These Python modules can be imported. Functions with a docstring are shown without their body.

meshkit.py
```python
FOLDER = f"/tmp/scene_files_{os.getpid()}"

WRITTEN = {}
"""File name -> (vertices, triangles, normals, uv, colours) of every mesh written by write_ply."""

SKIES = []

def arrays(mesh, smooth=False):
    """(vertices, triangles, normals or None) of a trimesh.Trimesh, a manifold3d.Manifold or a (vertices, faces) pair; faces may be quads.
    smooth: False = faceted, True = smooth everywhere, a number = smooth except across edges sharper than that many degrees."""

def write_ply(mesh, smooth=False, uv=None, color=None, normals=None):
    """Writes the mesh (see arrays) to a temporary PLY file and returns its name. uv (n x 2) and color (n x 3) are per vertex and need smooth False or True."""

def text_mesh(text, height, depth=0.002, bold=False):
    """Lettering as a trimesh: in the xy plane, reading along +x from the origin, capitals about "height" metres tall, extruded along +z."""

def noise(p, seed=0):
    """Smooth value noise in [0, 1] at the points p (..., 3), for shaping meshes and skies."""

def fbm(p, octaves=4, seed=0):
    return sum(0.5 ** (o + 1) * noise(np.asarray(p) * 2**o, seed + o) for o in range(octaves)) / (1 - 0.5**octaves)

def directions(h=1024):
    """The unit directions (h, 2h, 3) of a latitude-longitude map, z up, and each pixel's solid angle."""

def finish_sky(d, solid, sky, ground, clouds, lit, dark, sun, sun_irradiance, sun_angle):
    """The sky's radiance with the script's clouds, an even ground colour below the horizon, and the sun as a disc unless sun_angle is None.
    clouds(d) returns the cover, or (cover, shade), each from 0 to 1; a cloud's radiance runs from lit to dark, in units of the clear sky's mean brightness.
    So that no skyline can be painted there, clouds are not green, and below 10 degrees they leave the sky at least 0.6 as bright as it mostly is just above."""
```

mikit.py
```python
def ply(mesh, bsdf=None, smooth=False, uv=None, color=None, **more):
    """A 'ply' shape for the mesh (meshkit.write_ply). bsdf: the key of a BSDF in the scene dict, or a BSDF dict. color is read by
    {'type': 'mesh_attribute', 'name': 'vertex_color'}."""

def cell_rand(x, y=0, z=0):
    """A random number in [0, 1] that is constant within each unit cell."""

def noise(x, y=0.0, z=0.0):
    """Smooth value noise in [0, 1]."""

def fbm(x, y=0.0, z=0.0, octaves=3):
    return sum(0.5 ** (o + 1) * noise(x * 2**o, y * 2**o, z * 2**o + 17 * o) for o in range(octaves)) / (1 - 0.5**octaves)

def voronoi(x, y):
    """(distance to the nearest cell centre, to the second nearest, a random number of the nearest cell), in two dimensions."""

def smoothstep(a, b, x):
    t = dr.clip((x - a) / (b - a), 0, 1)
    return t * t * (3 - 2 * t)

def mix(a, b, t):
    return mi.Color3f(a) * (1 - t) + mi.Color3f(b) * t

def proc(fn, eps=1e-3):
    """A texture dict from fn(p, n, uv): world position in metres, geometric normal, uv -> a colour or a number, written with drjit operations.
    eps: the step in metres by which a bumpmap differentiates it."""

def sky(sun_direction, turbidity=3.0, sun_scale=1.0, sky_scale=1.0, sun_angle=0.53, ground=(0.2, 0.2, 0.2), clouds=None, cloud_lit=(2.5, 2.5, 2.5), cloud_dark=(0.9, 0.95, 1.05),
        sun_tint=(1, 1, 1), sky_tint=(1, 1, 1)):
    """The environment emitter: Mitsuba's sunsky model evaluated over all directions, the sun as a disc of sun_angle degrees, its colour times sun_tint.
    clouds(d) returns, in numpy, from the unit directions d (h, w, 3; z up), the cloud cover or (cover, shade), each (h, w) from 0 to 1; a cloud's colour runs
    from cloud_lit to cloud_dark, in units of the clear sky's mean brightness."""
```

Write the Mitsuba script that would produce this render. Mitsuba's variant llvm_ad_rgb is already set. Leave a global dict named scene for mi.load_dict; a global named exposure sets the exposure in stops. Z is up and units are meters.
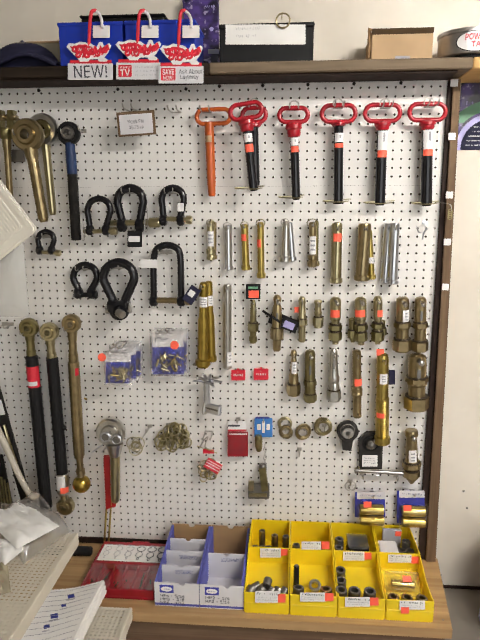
import math, random, numpy as np, trimesh, mitsuba as mi, mikit, drjit as dr
from shapely.geometry import Polygon, box as sbox, Point
from shapely import affinity
from meshkit import text_mesh, noise as mnoise, fbm as mfbm
T = mi.ScalarTransform4f
rng = np.random.default_rng(7)
PI = math.pi
scene, labels = {}, {}

# ------------------------------------------------------------ camera
YAW, PITCH, ROLL, DIST, FOC, CAMH = -0.0836, 0.204, -0.0034, 1.8836, 600.0, 1.39
EYE = np.array([0, -DIST, CAMH])
_cy, _sy, _cp, _sp = math.cos(YAW), math.sin(YAW), math.cos(PITCH), math.sin(PITCH)
FWD = np.array([_sy*_cp, _cy*_cp, -_sp]); _r = np.array([_cy, -_sy, 0]); _u = np.cross(_r, FWD)
RIGHT = math.cos(ROLL)*_r + math.sin(ROLL)*_u; UP = -math.sin(ROLL)*_r + math.cos(ROLL)*_u
scene['camera'] = {'type': 'perspective', 'fov': math.degrees(2*math.atan(240/FOC)), 'fov_axis': 'x', 'near_clip': 0.02, 'far_clip': 50,
                   'to_world': T().look_at(origin=EYE.tolist(), target=(EYE+FWD).tolist(), up=UP.tolist())}

# ------------------------------------------------------------ light: fluorescent tubes under the ceiling, plus added fill fixtures and glowing panels
exposure = 2.62
CEIL = 2.45
LAMPS = [(1.35, -1.6, 27.0), (1.35, -4.4, 7.0), (3.4, -3.0, 7.0)]  # first is the main fixture; the other two are unseen, added for fill
PANEL_GLOW = .38                                               # radiance of the glowing panels added across the room          # centre x, y and radiance of each four-foot fixture
def bsdf(key, d, two=True):
    scene[key] = {'type': 'twosided', 'b': d} if two else d
    return key
def rgb(*c): return {'type': 'rgb', 'value': list(c)}
def srgb(r, g, b):
    f = lambda x: (x/255/12.92) if x/255 <= .04045 else ((x/255+.055)/1.055)**2.4
    return [f(r), f(g), f(b)]
def pr(key, col, rough=.5, metal=0., spec=.5, **k):
    base = mikit.proc(col) if callable(col) else rgb(*col)
    d = {'type': 'principled', 'base_color': base, 'roughness': rough, 'metallic': metal, 'specular': spec}
    d.update(k)
    return bsdf(key, d)
N, F, MIX = mikit.noise, mikit.fbm, mikit.mix

# ------------------------------------------------------------ materials
pr('m_pegboard', lambda p, n, uv: MIX((.67, .65, .635), (.74, .725, .705), F(p.x*6, p.z*6, 1.3)), .45)
pr('m_wall', lambda p, n, uv: MIX((.61, .555, .48), (.69, .64, .565), F(p.x*9+p.y*9, p.z*9, 0)), .7)
pr('m_ceiling', (.58, .56, .52), .8)
pr('m_room', (.42, .39, .34), .8)
pr('m_floor', lambda p, n, uv: MIX((.12, .105, .09), (.24, .215, .185), F(p.x*5, p.y*5, 2.2, 4)), .35)
def woodfn(a, b, ax, s=1.0):
    def fn(p, n, uv):
        q = [p.x, p.y, p.z]
        l = q.pop(ax)
        g = F(q[0]*55*s, q[1]*55*s, l*3*s)
        k = N(q[0]*260*s, q[1]*260*s, l*7*s)
        return MIX(a, b, dr.clip(g*.75+k*.35, 0, 1))
    return fn
pr('m_worktop', woodfn((.26, .15, .068), (.46, .30, .155), 0, .6), .5, spec=.12)
pr('m_fascia', woodfn((.07, .044, .028), (.20, .125, .08), 0), .6, spec=.12)
pr('m_shelf', woodfn((.085, .06, .04), (.21, .16, .11), 0), .65, spec=.12)
pr('m_shelf_dark', woodfn((.010, .007, .005), (.032, .022, .016), 0), .6, spec=.12)
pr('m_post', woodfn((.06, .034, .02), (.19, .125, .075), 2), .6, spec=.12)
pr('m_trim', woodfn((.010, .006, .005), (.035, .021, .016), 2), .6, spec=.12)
pr('m_hardboard', (.03, .02, .014), .8, spec=.1)
pr('m_pine', woodfn((.42, .25, .09), (.62, .40, .17), 0), .6, spec=.12)
def metalfn(a, b, s=60):
    return lambda p, n, uv: MIX(a, b, F(p.x*s, p.y*s, p.z*s))
pr('m_brass_gold', metalfn((.33, .245, .055), (.56, .43, .13)), .24, .93)
pr('m_brass_deep', metalfn((.28, .19, .035), (.46, .325, .07)), .26, .92)
pr('m_olive', metalfn((.165, .14, .06), (.32, .275, .135)), .28, .92)
pr('m_olive_light', metalfn((.32, .28, .155), (.52, .46, .29)), .22, .95)
pr('m_bronze', metalfn((.22, .17, .085), (.39, .305, .17)), .26, .93)
pr('m_nickel', metalfn((.42, .41, .385), (.60, .585, .555)), .22, .97)
pr('m_zinc', metalfn((.46, .47, .50), (.64, .65, .68)), .2, .97)
pr('m_steel', (.20, .19, .18), .42, .9)
pr('m_groove', (.06, .045, .03), .5, .6)
pr('m_chrome', (.34, .33, .32), .3, .95)
pr('m_wire', (.42, .40, .37), .35, .9)
pr('m_black_gloss', (.006, .006, .008), .13, 0., .38)
pr('m_black', (.009, .009, .010), .45, spec=.2)
pr('m_black_matte', (.016, .015, .014), .75, spec=.12)
pr('m_rubber', (.022, .02, .019), .5, spec=.25)
pr('m_red_paint', (.35, .009, .018), .22)
pr('m_orange_paint', (.45, .085, .014), .33)
pr('m_blue_paint', (.012, .030, .095), .4, spec=.3)
pr('m_white_paper', (.72, .71, .70), .7)
pr('m_label_white', (.74, .73, .74), .5)
pr('m_sticker', (.95, .13, .075), .55)
pr('m_print', (.05, .05, .07), .7)
pr('m_print_grey', (.30, .30, .34), .7)
pr('m_print_blue', (.03, .04, .22), .6)
pr('m_red_card', (.60, .02, .04), .45)
pr('m_red_plastic', (.25, .008, .016), .32)
pr('m_red_tag', (.42, .02, .022), .4)
pr('m_yellow', lambda p, n, uv: MIX((.70, .50, .006), (.80, .60, .02), F(p.x*9, p.y*9, p.z*9)), .32)
pr('m_blue_plastic', (.012, .035, .36), .28)
pr('m_blue_card', (.03, .035, .30), .5)
pr('m_cyan_card', (.03, .17, .50), .5)
pr('m_carton', lambda p, n, uv: MIX((.36, .24, .135), (.45, .31, .18), F(p.x*14, p.y*14, p.z*14)), .8)
pr('m_kraft', lambda p, n, uv: MIX((.28, .165, .075), (.36, .22, .105), F(p.x*14, p.y*14, p.z*14)), .8)
pr('m_dark_card', (.07, .045, .025), .85, spec=.15)
pr('m_box_white', (.62, .61, .64), .6)
pr('m_box_blue', (.075, .08, .33), .55)
pr('m_navy', lambda p, n, uv: MIX((.005, .005, .022), (.012, .0115, .045), F(p.x*60, p.y*60, p.z*60)), .85)
pr('m_cream', (.54, .50, .425), .45, spec=.3)
pr('m_white_plastic', (.72, .69, .62), .4)
pr('m_grey_box', lambda p, n, uv: MIX((.20, .175, .125), (.34, .30, .21), N(p.x*70, 0, 0)), .8)
def purple(p, n, uv):
    a = MIX((.008, .006, .02), (.075, .04, .21), mikit.smoothstep(.3, .7, F(p.x*34, p.z*34, 3.1)))
    return MIX(a, (.30, .26, .42), mikit.smoothstep(.66, .8, F(p.x*75+9, p.z*75, 5.)))
pr('m_purple', purple, .3)
pr('m_violet', (.36, .33, .60), .4)
pr('m_green_print', (.12, .28, .17), .5)
pr('m_tin', metalfn((.46, .44, .43), (.60, .58, .57), 25), .34, .95)
pr('m_lilac', lambda p, n, uv: MIX((.42, .43, .70), (.85, .85, .92), F(p.x*35, p.y*35, p.z*35)), .3)
pr('m_bagwhite', (.66, .66, .66), .5)
bsdf('m_film', {'type': 'thindielectric', 'int_ior': 1.35}, two=False)
scene['m_clear_diff'] = {'type': 'twosided', 'b': {'type': 'diffuse', 'reflectance': rgb(.62, .62, .60)}}
scene['m_cloudy'] = {'type': 'blendbsdf', 'weight': {'type': 'rgb', 'value': .45}, 'a': {'type': 'thindielectric', 'int_ior': 1.35},
                     'b': {'type': 'twosided', 'b': {'type': 'diffuse', 'reflectance': rgb(.66, .66, .64)}}}
scene['m_haze_film'] = {'type': 'blendbsdf', 'weight': {'type': 'rgb', 'value': .035}, 'a': {'type': 'thindielectric', 'int_ior': 1.35},
                        'b': {'type': 'twosided', 'b': {'type': 'diffuse', 'reflectance': rgb(.62, .62, .62)}}}
pr('m_chalk', (.70, .69, .66), .6)
LAMPS_BODY = pr('m_fixture', (.7, .7, .68), .5)

# ------------------------------------------------------------ entries
def numbered(name, parent=''):
    key, k = parent+name, 0
    while key in scene or key in labels or any(False for _ in ()):
        k += 1; key = f'{parent}{name}_{k:03d}'
    return key
def thing(name, label, cat, group=None):
    key = numbered(name); labels[key] = {'label': label, 'category': cat}
    if group: labels[key]['group'] = group
    return key
def part(parent, name, mesh, m, label=None, smooth=35, kind=None):
    key = numbered(name, parent+'__')
    scene[key] = mikit.ply(mesh, m, smooth=smooth)
    if label or kind: labels[key] = {k: v for k, v in (('label', label), ('kind', kind)) if v}
    return key
def single(name, mesh, m, label, cat, group=None, smooth=35):
    key = thing(name, label, cat, group); scene[key] = mikit.ply(mesh, m, smooth=smooth)
    return key
def struct(name, mesh, m, label=None, smooth=False):
    scene[name] = mikit.ply(mesh, m, smooth=smooth); labels[name] = {'kind': 'structure'}
    if label: labels[name]['label'] = label
    return name

# ------------------------------------------------------------ shapes
def at(px, py, d=0.):                 # the point of the plane d metres in front of the pegboard that the photograph shows there
    v = (px-240)/FOC*RIGHT - (py-320)/FOC*UP + FWD
    return EYE + v*((-d-EYE[1])/v[1])
def atz(px, py, z):
    v = (px-240)/FOC*RIGHT - (py-320)/FOC*UP + FWD
    return EYE + v*((z-EYE[2])/v[2])
def mpp(px, py, d=0.): return np.linalg.norm(at(px+1, py, d)-at(px, py, d))
cat_ = trimesh.util.concatenate
def frame(A, B):
    A, B = np.asarray(A, float), np.asarray(B, float)
    w = B-A; L = np.linalg.norm(w); w = w/L
    ref = np.array([0, -1., 0]) if abs(w[1]) < .9 else np.array([0, 0, 1.])
    u = np.cross(ref, w); u /= np.linalg.norm(u)
    v = np.cross(w, u)            # v points towards the room for pieces that hang
    return u, v, w, L
def lathe(A, B, prof, seg=20, rot=0.):
    """prof: (fraction of AB, radius in m)."""
    u, v, w, L = frame(A, B); A = np.asarray(A, float)
    a = np.arange(seg)*2*PI/seg + rot
    ring = np.cos(a)[:, None]*u + np.sin(a)[:, None]*v
    V, Fc = [], []
    prof = [(t, max(r, 0)) for t, r in prof]
    V.append(A + w*prof[0][0]*L); n = 1
    for t, r in prof:
        V.extend(A + w*t*L + ring*max(r, 1e-5)); 
    V.append(A + w*prof[-1][0]*L); last = 1+seg*len(prof)
    i = np.arange(seg); j = (i+1) % seg
    Fc.append(np.stack([i*0, 1+j, 1+i], 1))
    for k in range(len(prof)-1):
        a0, b0 = 1+k*seg, 1+(k+1)*seg
        Fc.append(np.stack([a0+i, a0+j, b0+j], 1)); Fc.append(np.stack([a0+i, b0+j, b0+i], 1))
    a0 = 1+(len(prof)-1)*seg
    Fc.append(np.stack([i*0+last, a0+i, a0+j], 1))
    m = trimesh.Trimesh(np.array(V), np.vstack(Fc), process=False)
    return m
def lpx(A, B, prof, d, seg=20, rot=0.):
    """lathe from picture points; radii in picture pixels."""
    s = mpp((A[0]+B[0])/2, (A[1]+B[1])/2, d)
    return lathe(at(*A, d), at(*B, d), [(t, r*s) for t, r in prof], seg, rot)
def cyl(A, B, r, seg=14, bev=.12):
    L = np.linalg.norm(np.asarray(B, float)-A); e = min(r*bev*2, L*.2)/L
    return lathe(A, B, [(0, r*(1-bev*2)), (e, r), (1-e, r), (1, r*(1-bev*2))], seg)
def spline(P, n=8, closed=False):
    P = np.asarray(P, float); m = len(P); out = []
    for i in range(m if closed else m-1):
        g = (lambda k: P[k % m]) if closed else (lambda k: P[min(max(k, 0), m-1)])
        a, b, c, d = g(i-1), g(i), g(i+1), g(i+2)
        for t in np.arange(n)/n:
            out.append(.5*((2*b)+(c-a)*t+(2*a-5*b+4*c-d)*t*t+(3*b-a-3*c+d)*t**3))
    if not closed: out.append(P[-1])
    return np.array(out)
def tube(P, r, seg=10, closed=False):
    P = np.asarray(P, float); n = len(P); r = np.broadcast_to(r, (n,)).astype(float)
    t = (np.roll(P, -1, 0)-np.roll(P, 1, 0)) if closed else np.gradient(P, axis=0)
    t /= np.linalg.norm(t, axis=1, keepdims=True)+1e-12
    x = np.cross(t[0], [0, 1, 0]); x = x if np.linalg.norm(x) > .1 else np.cross(t[0], [1, 0, 0])
    X = []
    for k in range(n):
        x = x - t[k]*(x@t[k]); x /= np.linalg.norm(x); X.append(x)
    X = np.array(X); Y = np.cross(t, X)
    a = np.arange(seg)*2*PI/seg
    V = (P[:, None]+r[:, None, None]*(np.cos(a)[None, :, None]*X[:, None]+np.sin(a)[None, :, None]*Y[:, None])).reshape(-1, 3)
    i = np.arange(seg); j = (i+1) % seg; Fc = []
    for k in range(n if closed else n-1):
        a0, b0 = k*seg, ((k+1) % n)*seg
        if closed and k == n-1:          # join without a twist
            sh = int(np.argmin(np.linalg.norm(V[0:seg]-V[a0], axis=1)))
            ii, jj = (i+sh) % seg, (j+sh) % seg
        else: ii, jj = i, j
        Fc += [np.stack([a0+i, a0+j, b0+jj], 1), np.stack([a0+i, b0+jj, b0+ii], 1)]
    if not closed:
        V = np.vstack([V, P[0], P[-1]]); e = len(V)
        Fc += [np.stack([i*0+e-2, j, i], 1), np.stack([i*0+e-1, (n-1)*seg+i, (n-1)*seg+j], 1)]
    return trimesh.Trimesh(V, np.vstack(Fc), process=False)
def obox(c, ux, uy, uz, sx, sy, sz, bev=.1):
    """chamfered box: full sizes along the three unit directions; bev in m"""
    h = np.array([sx, sy, sz])/2; b = min(bev, .49*2*min(h)*.9)
    pts = []
    for s in np.ndindex(2, 2, 2):
        s = np.array(s)*2-1
        for k in range(3):
            q = s*h - s*b; q[k] = s[k]*h[k]; pts.append(q)
    m = trimesh.convex.convex_hull(np.array(pts))
    R = np.stack([np.asarray(ux, float), uy, uz], 1)
    return trimesh.Trimesh(m.vertices@R.T+np.asarray(c), m.faces if np.linalg.det(R) > 0 else m.faces[:, ::-1], process=False)
X_, Y_, Z_ = np.eye(3)
def bx(x0, x1, y0, y1, z0, z1, bev=.002):
    return obox([(x0+x1)/2, (y0+y1)/2, (z0+z1)/2], X_, Y_, Z_, x1-x0, y1-y0, z1-z0, bev)
def plate(poly, y0, th):
    """polygon in board x, z extruded th metres towards the room from y=-y0"""
    m = trimesh.creation.extrude_polygon(poly, th, engine='earcut'); v = m.vertices
    return trimesh.Trimesh(np.stack([v[:, 0], -y0-v[:, 2], v[:, 1]], 1), m.faces, process=False)
def ppoly(pts, d=0.):
    return Polygon([(q[0], q[2]) for q in (at(*p, d) for p in pts)]).buffer(0)
def rect(px0, py0, px1, py1, d, th=.0015, rad=.002):
    P = ppoly([(px0, py0), (px1, py0), (px1, py1), (px0, py1)], d)
    return plate(P.buffer(-rad).buffer(rad), d, th)
def patch(A, B, t0, t1, r, a0=-1.1, a1=1.1, th=.0005, n=9):
    """a sticker bent round a shaft; angle 0 faces the room"""
    u, v, w, L = frame(A, B); V = []
    for t in (t0, t1):
        for a in np.linspace(a0, a1, n):
            dvec = np.sin(a)*u + np.cos(a)*v
            V += [np.asarray(A)+w*t*L+dvec*(r+th), np.asarray(A)+w*t*L+dvec*(r-.0004)]
    V = np.array(V).reshape(2, n, 2, 3); Fc = []
    ix = lambda i, j, k: (i*n+j)*2+k
    for j in range(n-1):
        Fc += [(ix(0, j, 0), ix(0, j+1, 0), ix(1, j+1, 0), ix(1, j, 0)), (ix(0, j, 1), ix(1, j, 1), ix(1, j+1, 1), ix(0, j+1, 1)),
               (ix(0, j, 0), ix(0, j, 1), ix(0, j+1, 1), ix(0, j+1, 0)), (ix(1, j, 0), ix(1, j+1, 0), ix(1, j+1, 1), ix(1, j, 1))]
    Fc += [(ix(0, 0, 0), ix(1, 0, 0), ix(1, 0, 1), ix(0, 0, 1)), (ix(0, n-1, 0), ix(0, n-1, 1), ix(1, n-1, 1), ix(1, n-1, 0))]
    q = np.array(Fc)[:, ::-1]
    m = trimesh.Trimesh(V.reshape(-1, 3), np.vstack([q[:, [0, 1, 2]], q[:, [0, 2, 3]]]), process=False)
    return m
def ppatch(A, B, d, y0, y1, rpx, a0=-1.1, a1=1.1, th=.0005):
    s = mpp((A[0]+B[0])/2, (A[1]+B[1])/2, d)
    t = lambda y: (y-A[1])/(B[1]-A[1])
    return patch(at(*A, d), at(*B, d), t(y0), t(y1), rpx*s, a0, a1, th)
def torus(c, R, r, ux=X_, uz=Z_, seg=28, sec=10, a0=0., a1=2*PI, ry=None):
    closed = abs(a1-a0-2*PI) < 1e-6
    a = np.linspace(a0, a1, seg, endpoint=not closed)
    return tube(np.asarray(c)+np.cos(a)[:, None]*R*np.asarray(ux)+np.sin(a)[:, None]*(ry or R)*np.asarray(uz), r, sec, closed)
def letters(text, c, height, width=None, ux=X_, uz=Z_, depth=.0006, bold=False):
    m = text_mesh(text, height, depth, bold); v = np.array(m.vertices)
    ce = (v[:, :2].max(0)+v[:, :2].min(0))/2; v[:, :2] -= ce
    if width: v[:, 0] *= width/max(np.ptp(v[:, 0]), 1e-9)
    ux, uz = np.asarray(ux, float), np.asarray(uz, float)
    nrm = np.cross(ux, uz)
    return trimesh.Trimesh(np.asarray(c)+v[:, :1]*ux+v[:, 1:2]*uz+v[:, 2:]*nrm, m.faces, process=False)
def scrawl(c, w, h, lines, seed, ux=X_, uz=Z_, thick=None, fill=.8):
    """illegible lines of writing as short strokes lying on a card"""
    g = np.random.default_rng(seed); ux, uz = np.asarray(ux, float), np.asarray(uz, float); nrm = np.cross(ux, uz)
    out = []; lh = h/lines; th = thick or lh*.16
    for i in range(lines):
        x, zc = -w/2, h/2-lh*(i+.5); end = -w/2+w*(fill+(1-fill)*g.random())
        while x < end:
            if g.random() < .14: x += lh*.4; continue
            dx = lh*(.25+.3*g.random())
            tilt = g.uniform(-.5, .5); hh = lh*g.uniform(.3, .6)
            d1 = uz*math.cos(tilt)+ux*math.sin(tilt); d2 = ux*math.cos(tilt)-uz*math.sin(tilt)
            out.append(obox(np.asarray(c)+ux*(x+dx/2)+uz*zc+nrm*.0003, d2, nrm, d1, th, .0006, hh, .0001)); x += dx
    return cat_(out)
def perforated(xlo, xhi, zlo, zhi, x0, z0, pitch, rad, th, margin=.004, squash=1.):
    """plate in local (a, b, depth): real holes on a grid; returns vertices (a, b, depth)"""
    xs = np.arange(math.ceil((xlo+rad+margin-x0)/pitch), math.floor((xhi-rad-margin-x0)/pitch)+1)*pitch+x0
    zs = np.arange(math.ceil((zlo+rad+margin-z0)/pitch), math.floor((zhi-rad-margin-z0)/pitch)+1)*pitch+z0
    xe = np.r_[xlo, (xs[1:]+xs[:-1])/2, xhi]; ze = np.r_[zlo, (zs[1:]+zs[:-1])/2, zhi]
    a = np.arange(8)*PI/4+PI/8
    oc = np.stack([np.cos(a)*rad, np.sin(a)*rad*squash], 1)
    I, J = np.meshgrid(np.arange(len(xs)), np.arange(len(zs)), indexing='ij'); I, J = I.ravel(), J.ravel(); n = len(I)
    sq = np.stack([np.stack([xe[I+1], ze[J+1]], 1), np.stack([xe[I], ze[J+1]], 1), np.stack([xe[I], ze[J]], 1), np.stack([xe[I+1], ze[J]], 1)], 1)
    ho = np.stack([xs[I], zs[J]], 1)[:, None]+oc[None]
    front = np.concatenate([sq, ho], 1); 
    V = np.concatenate([np.concatenate([front, np.zeros((n, 12, 1))], 2), np.concatenate([front, np.full((n, 12, 1), -th)], 2)], 1)
    f = []
    for k in range(4):
        o0, o1, o2 = 4+2*k, 4+(2*k+1) % 8, 4+(2*k+2) % 8
        f += [(k, o1, o0), (k, (k+1) % 4, o1), ((k+1) % 4, o2, o1)]
    f = np.array(f)
    walls = []
    for k in range(8):
        p, q = 4+k, 4+(k+1) % 8
        walls += [(p, q, q+12), (p, q+12, p+12)]
    tri = np.vstack([f, f[:, ::-1]+12, np.array(walls)])
    allF = (tri[None]+(np.arange(n)*24)[:, None, None]).reshape(-1, 3)
    V = V.reshape(-1, 3)
    # rim
    c = np.array([[xlo, zlo], [xhi, zlo], [xhi, zhi], [xlo, zhi]]); b = len(V)
    V = np.vstack([V, np.c_[c, np.zeros(4)], np.c_[c, np.full(4, -th)]])
    rim = [(b+k, b+4+k, b+4+(k+1) % 4) for k in range(4)]+[(b+k, b+4+(k+1) % 4, b+(k+1) % 4) for k in range(4)]
    return V, np.vstack([allF, rim])
def boolean_hole(m, c, r, axis=Y_, L=.08):
    try:
        h = cyl(np.asarray(c)-axis*L, np.asarray(c)+axis*L, r, 12, 0.001)
        h.fix_normals(); m = m.copy(); m.merge_vertices(); m.fix_normals()
        o = trimesh.boolean.difference([m, h], engine='manifold')
        return o if len(o.faces) > 10 else m
    except Exception:
        return m
def pillow(c, ux, uz, w, h, th, n=14, seed=0, wr=.15, power=4):
    """a closed bag of film: two bulging sheets"""
    ux, uz = np.asarray(ux, float), np.asarray(uz, float); nr = np.cross(ux, uz)
    s = np.linspace(-1, 1, n); U, W = np.meshgrid(s, s, indexing='ij')
    b = (1-np.abs(U)**power)*(1-np.abs(W)**power)
    nz = mfbm(np.stack([U*2.2+seed*3.1, W*2.2, U*0+seed], -1), 3)-.5
    V = []
    for sg in (1, -1):
        t = sg*th/2*b*(1+wr*nz*4)+nz*wr*th*.6*(b > 0)
        V.append((np.asarray(c)+U[..., None]*ux*w/2+W[..., None]*uz*h/2+t[..., None]*nr).reshape(-1, 3))
    Fc = []
    i, j = np.meshgrid(np.arange(n-1), np.arange(n-1), indexing='ij'); q = np.stack([i*n+j, (i+1)*n+j, (i+1)*n+j+1, i*n+j+1], -1).reshape(-1, 4)
    Fc = np.vstack([q[:, [0, 1, 2]], q[:, [0, 2, 3]], q[:, [0, 2, 1]]+n*n, q[:, [0, 3, 2]]+n*n])
    return trimesh.Trimesh(np.vstack(V), Fc, process=False)

# ------------------------------------------------------------ the setting
WY = .10                                                    # face of the painted wall behind the board
struct('floor', bx(-3.2, 5.2, -6.2, WY+.1, -.1, 0, .001), 'm_floor')
struct('wall_back', bx(-3.2, 5.2, WY, WY+.1, 0, CEIL, .001), 'm_wall')
struct('wall_left', bx(-3.3, -3.2, -6.2, WY+.1, 0, CEIL, .001), 'm_room')
struct('wall_right', bx(5.2, 5.3, -6.2, WY+.1, 0, CEIL, .001), 'm_room')
struct('wall_front', bx(-3.3, 5.3, -6.3, -6.2, 0, CEIL, .001), 'm_room')
struct('ceiling', bx(-3.3, 5.3, -6.3, WY+.1, CEIL, CEIL+.1, .001), 'm_ceiling')
struct('baseboard_back', bx(.53, 5.19, WY-.004, WY, .0, .012, .001), 'm_trim')
ORD = ['nearest the pegboard', 'unseen, added farther back for fill', 'unseen, added at the right for fill']
for i, (lx, ly, rad) in enumerate(LAMPS):
    k = thing('ceiling_light', f'fluorescent ceiling fixture, {ORD[i]}', 'ceiling light')
    part(k, 'housing', bx(lx-.63, lx+.63, ly-.16, ly+.16, CEIL-.03, CEIL, .004), 'm_fixture')
    for s in (-.08, .08):
        q = part(k, 'tube', cyl([lx-.6, ly+s, CEIL-.055], [lx+.6, ly+s, CEIL-.055], .019, 12), 'm_fixture', smooth=False)
        scene[q]['emitter'] = {'type': 'area', 'radiance': rgb(rad, rad*.955, rad*.88)}
    for s in (-.61, .61):
        part(k, 'socket', bx(lx+s-.012, lx+s+.012, ly-.11, ly+.11, CEIL-.08, CEIL-.03, .003), 'm_fixture')

for i in range(3):                                        # unseen glowing panels, added across the room to put highlights on the metal
    x0 = -.4+1.85*i; k = 'window_%d' % (i+1)
    struct(k, cat_([bx(x0, x0+1.75, -6.199, -6.14, .25, .31), bx(x0, x0+1.75, -6.199, -6.14, 2.19, 2.25), bx(x0, x0+.06, -6.199, -6.14, .31, 2.19), bx(x0+1.69, x0+1.75, -6.199, -6.14, .31, 2.19)]), 'm_steel')
    q = part(k, 'pane', bx(x0+.06, x0+1.69, -6.19, -6.18, .31, 2.19, .001), 'm_fixture', 'glowing sheet added for metal highlights', smooth=False)
    scene[q]['emitter'] = {'type': 'area', 'radiance': rgb(PANEL_GLOW*.93, PANEL_GLOW*.97, PANEL_GLOW)}

# perforated hardboard: real holes, one inch apart
IN = .0254
PB = thing('pegboard', 'white perforated hardboard panel covering the wall behind all the hanging hardware', 'pegboard')
def board_panel(x0, x1, z0, z1, gx, gz):
    V, Fc = perforated(x0, x1, z0, z1, gx, gz, IN, .0034, .0055)
    V = np.stack([V[:, 0], -V[:, 2], V[:, 1]], 1)
    n = len(V)//24
    hole = np.zeros(len(Fc), bool); hole[:n*40] = np.tile(np.r_[np.zeros(24, bool), np.ones(16, bool)], n)
    q = part(PB, 'panel', trimesh.Trimesh(V, Fc[~hole], process=False), 'm_pegboard', smooth=False)
    part(q, 'hole_edges', trimesh.Trimesh(V, Fc[hole], process=False), 'm_hardboard', 'raw brown edges of the holes', smooth=False, kind='stuff')
board_panel(-1.30, .4475, 1.4189, 1.7160, .84*IN, CAMH+.17*IN)
board_panel(-1.30, .4475, .204, 1.4185, .19*IN, CAMH+.12*IN)
part(PB, 'backing', bx(-1.28, .44, .016, .03, .206, 1.7155), 'm_hardboard', 'dark sheet added to deepen the holes')  # added sheet; its dark colour stands in for shade inside the holes
part(PB, 'bottom_rail', bx(-1.3, .4475, -.004, .05, .1805, .2035), 'm_trim', 'dark strip under the board')  # dark strip filling the gap between board and worktop
for px, py in ((39, 90.5), (118, 89.2), (186, 89), (219.5, 85.6), (262.7, 85), (308, 83.2), (354, 82), (401, 81)):
    c = at(px, py, 0); c[2] = min(c[2], 1.7105); part(PB, 'screw', lathe(c+[0, .001, 0], c-[0, .003, 0], [(0, .0045), (.6, .0052), (1, .003)], 12), 'm_black_matte', 'black mounting screw')
PT = thing('wooden_post', 'brown wooden upright post along the right edge of the pegboard', 'post')
def slab(pts, y0, y1):                                       # four x, z corners, from depth y0 to y1
    return plate(Polygon(pts), y0, y1-y0)
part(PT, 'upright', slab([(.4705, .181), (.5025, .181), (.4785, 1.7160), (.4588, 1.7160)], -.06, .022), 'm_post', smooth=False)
part(PT, 'dark_trim', slab([(.4478, .181), (.4702, .181), (.4585, 1.7160), (.4478, 1.7160)], -.03, .012), 'm_trim', 'dark stained strip against the board', smooth=False)
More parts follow.
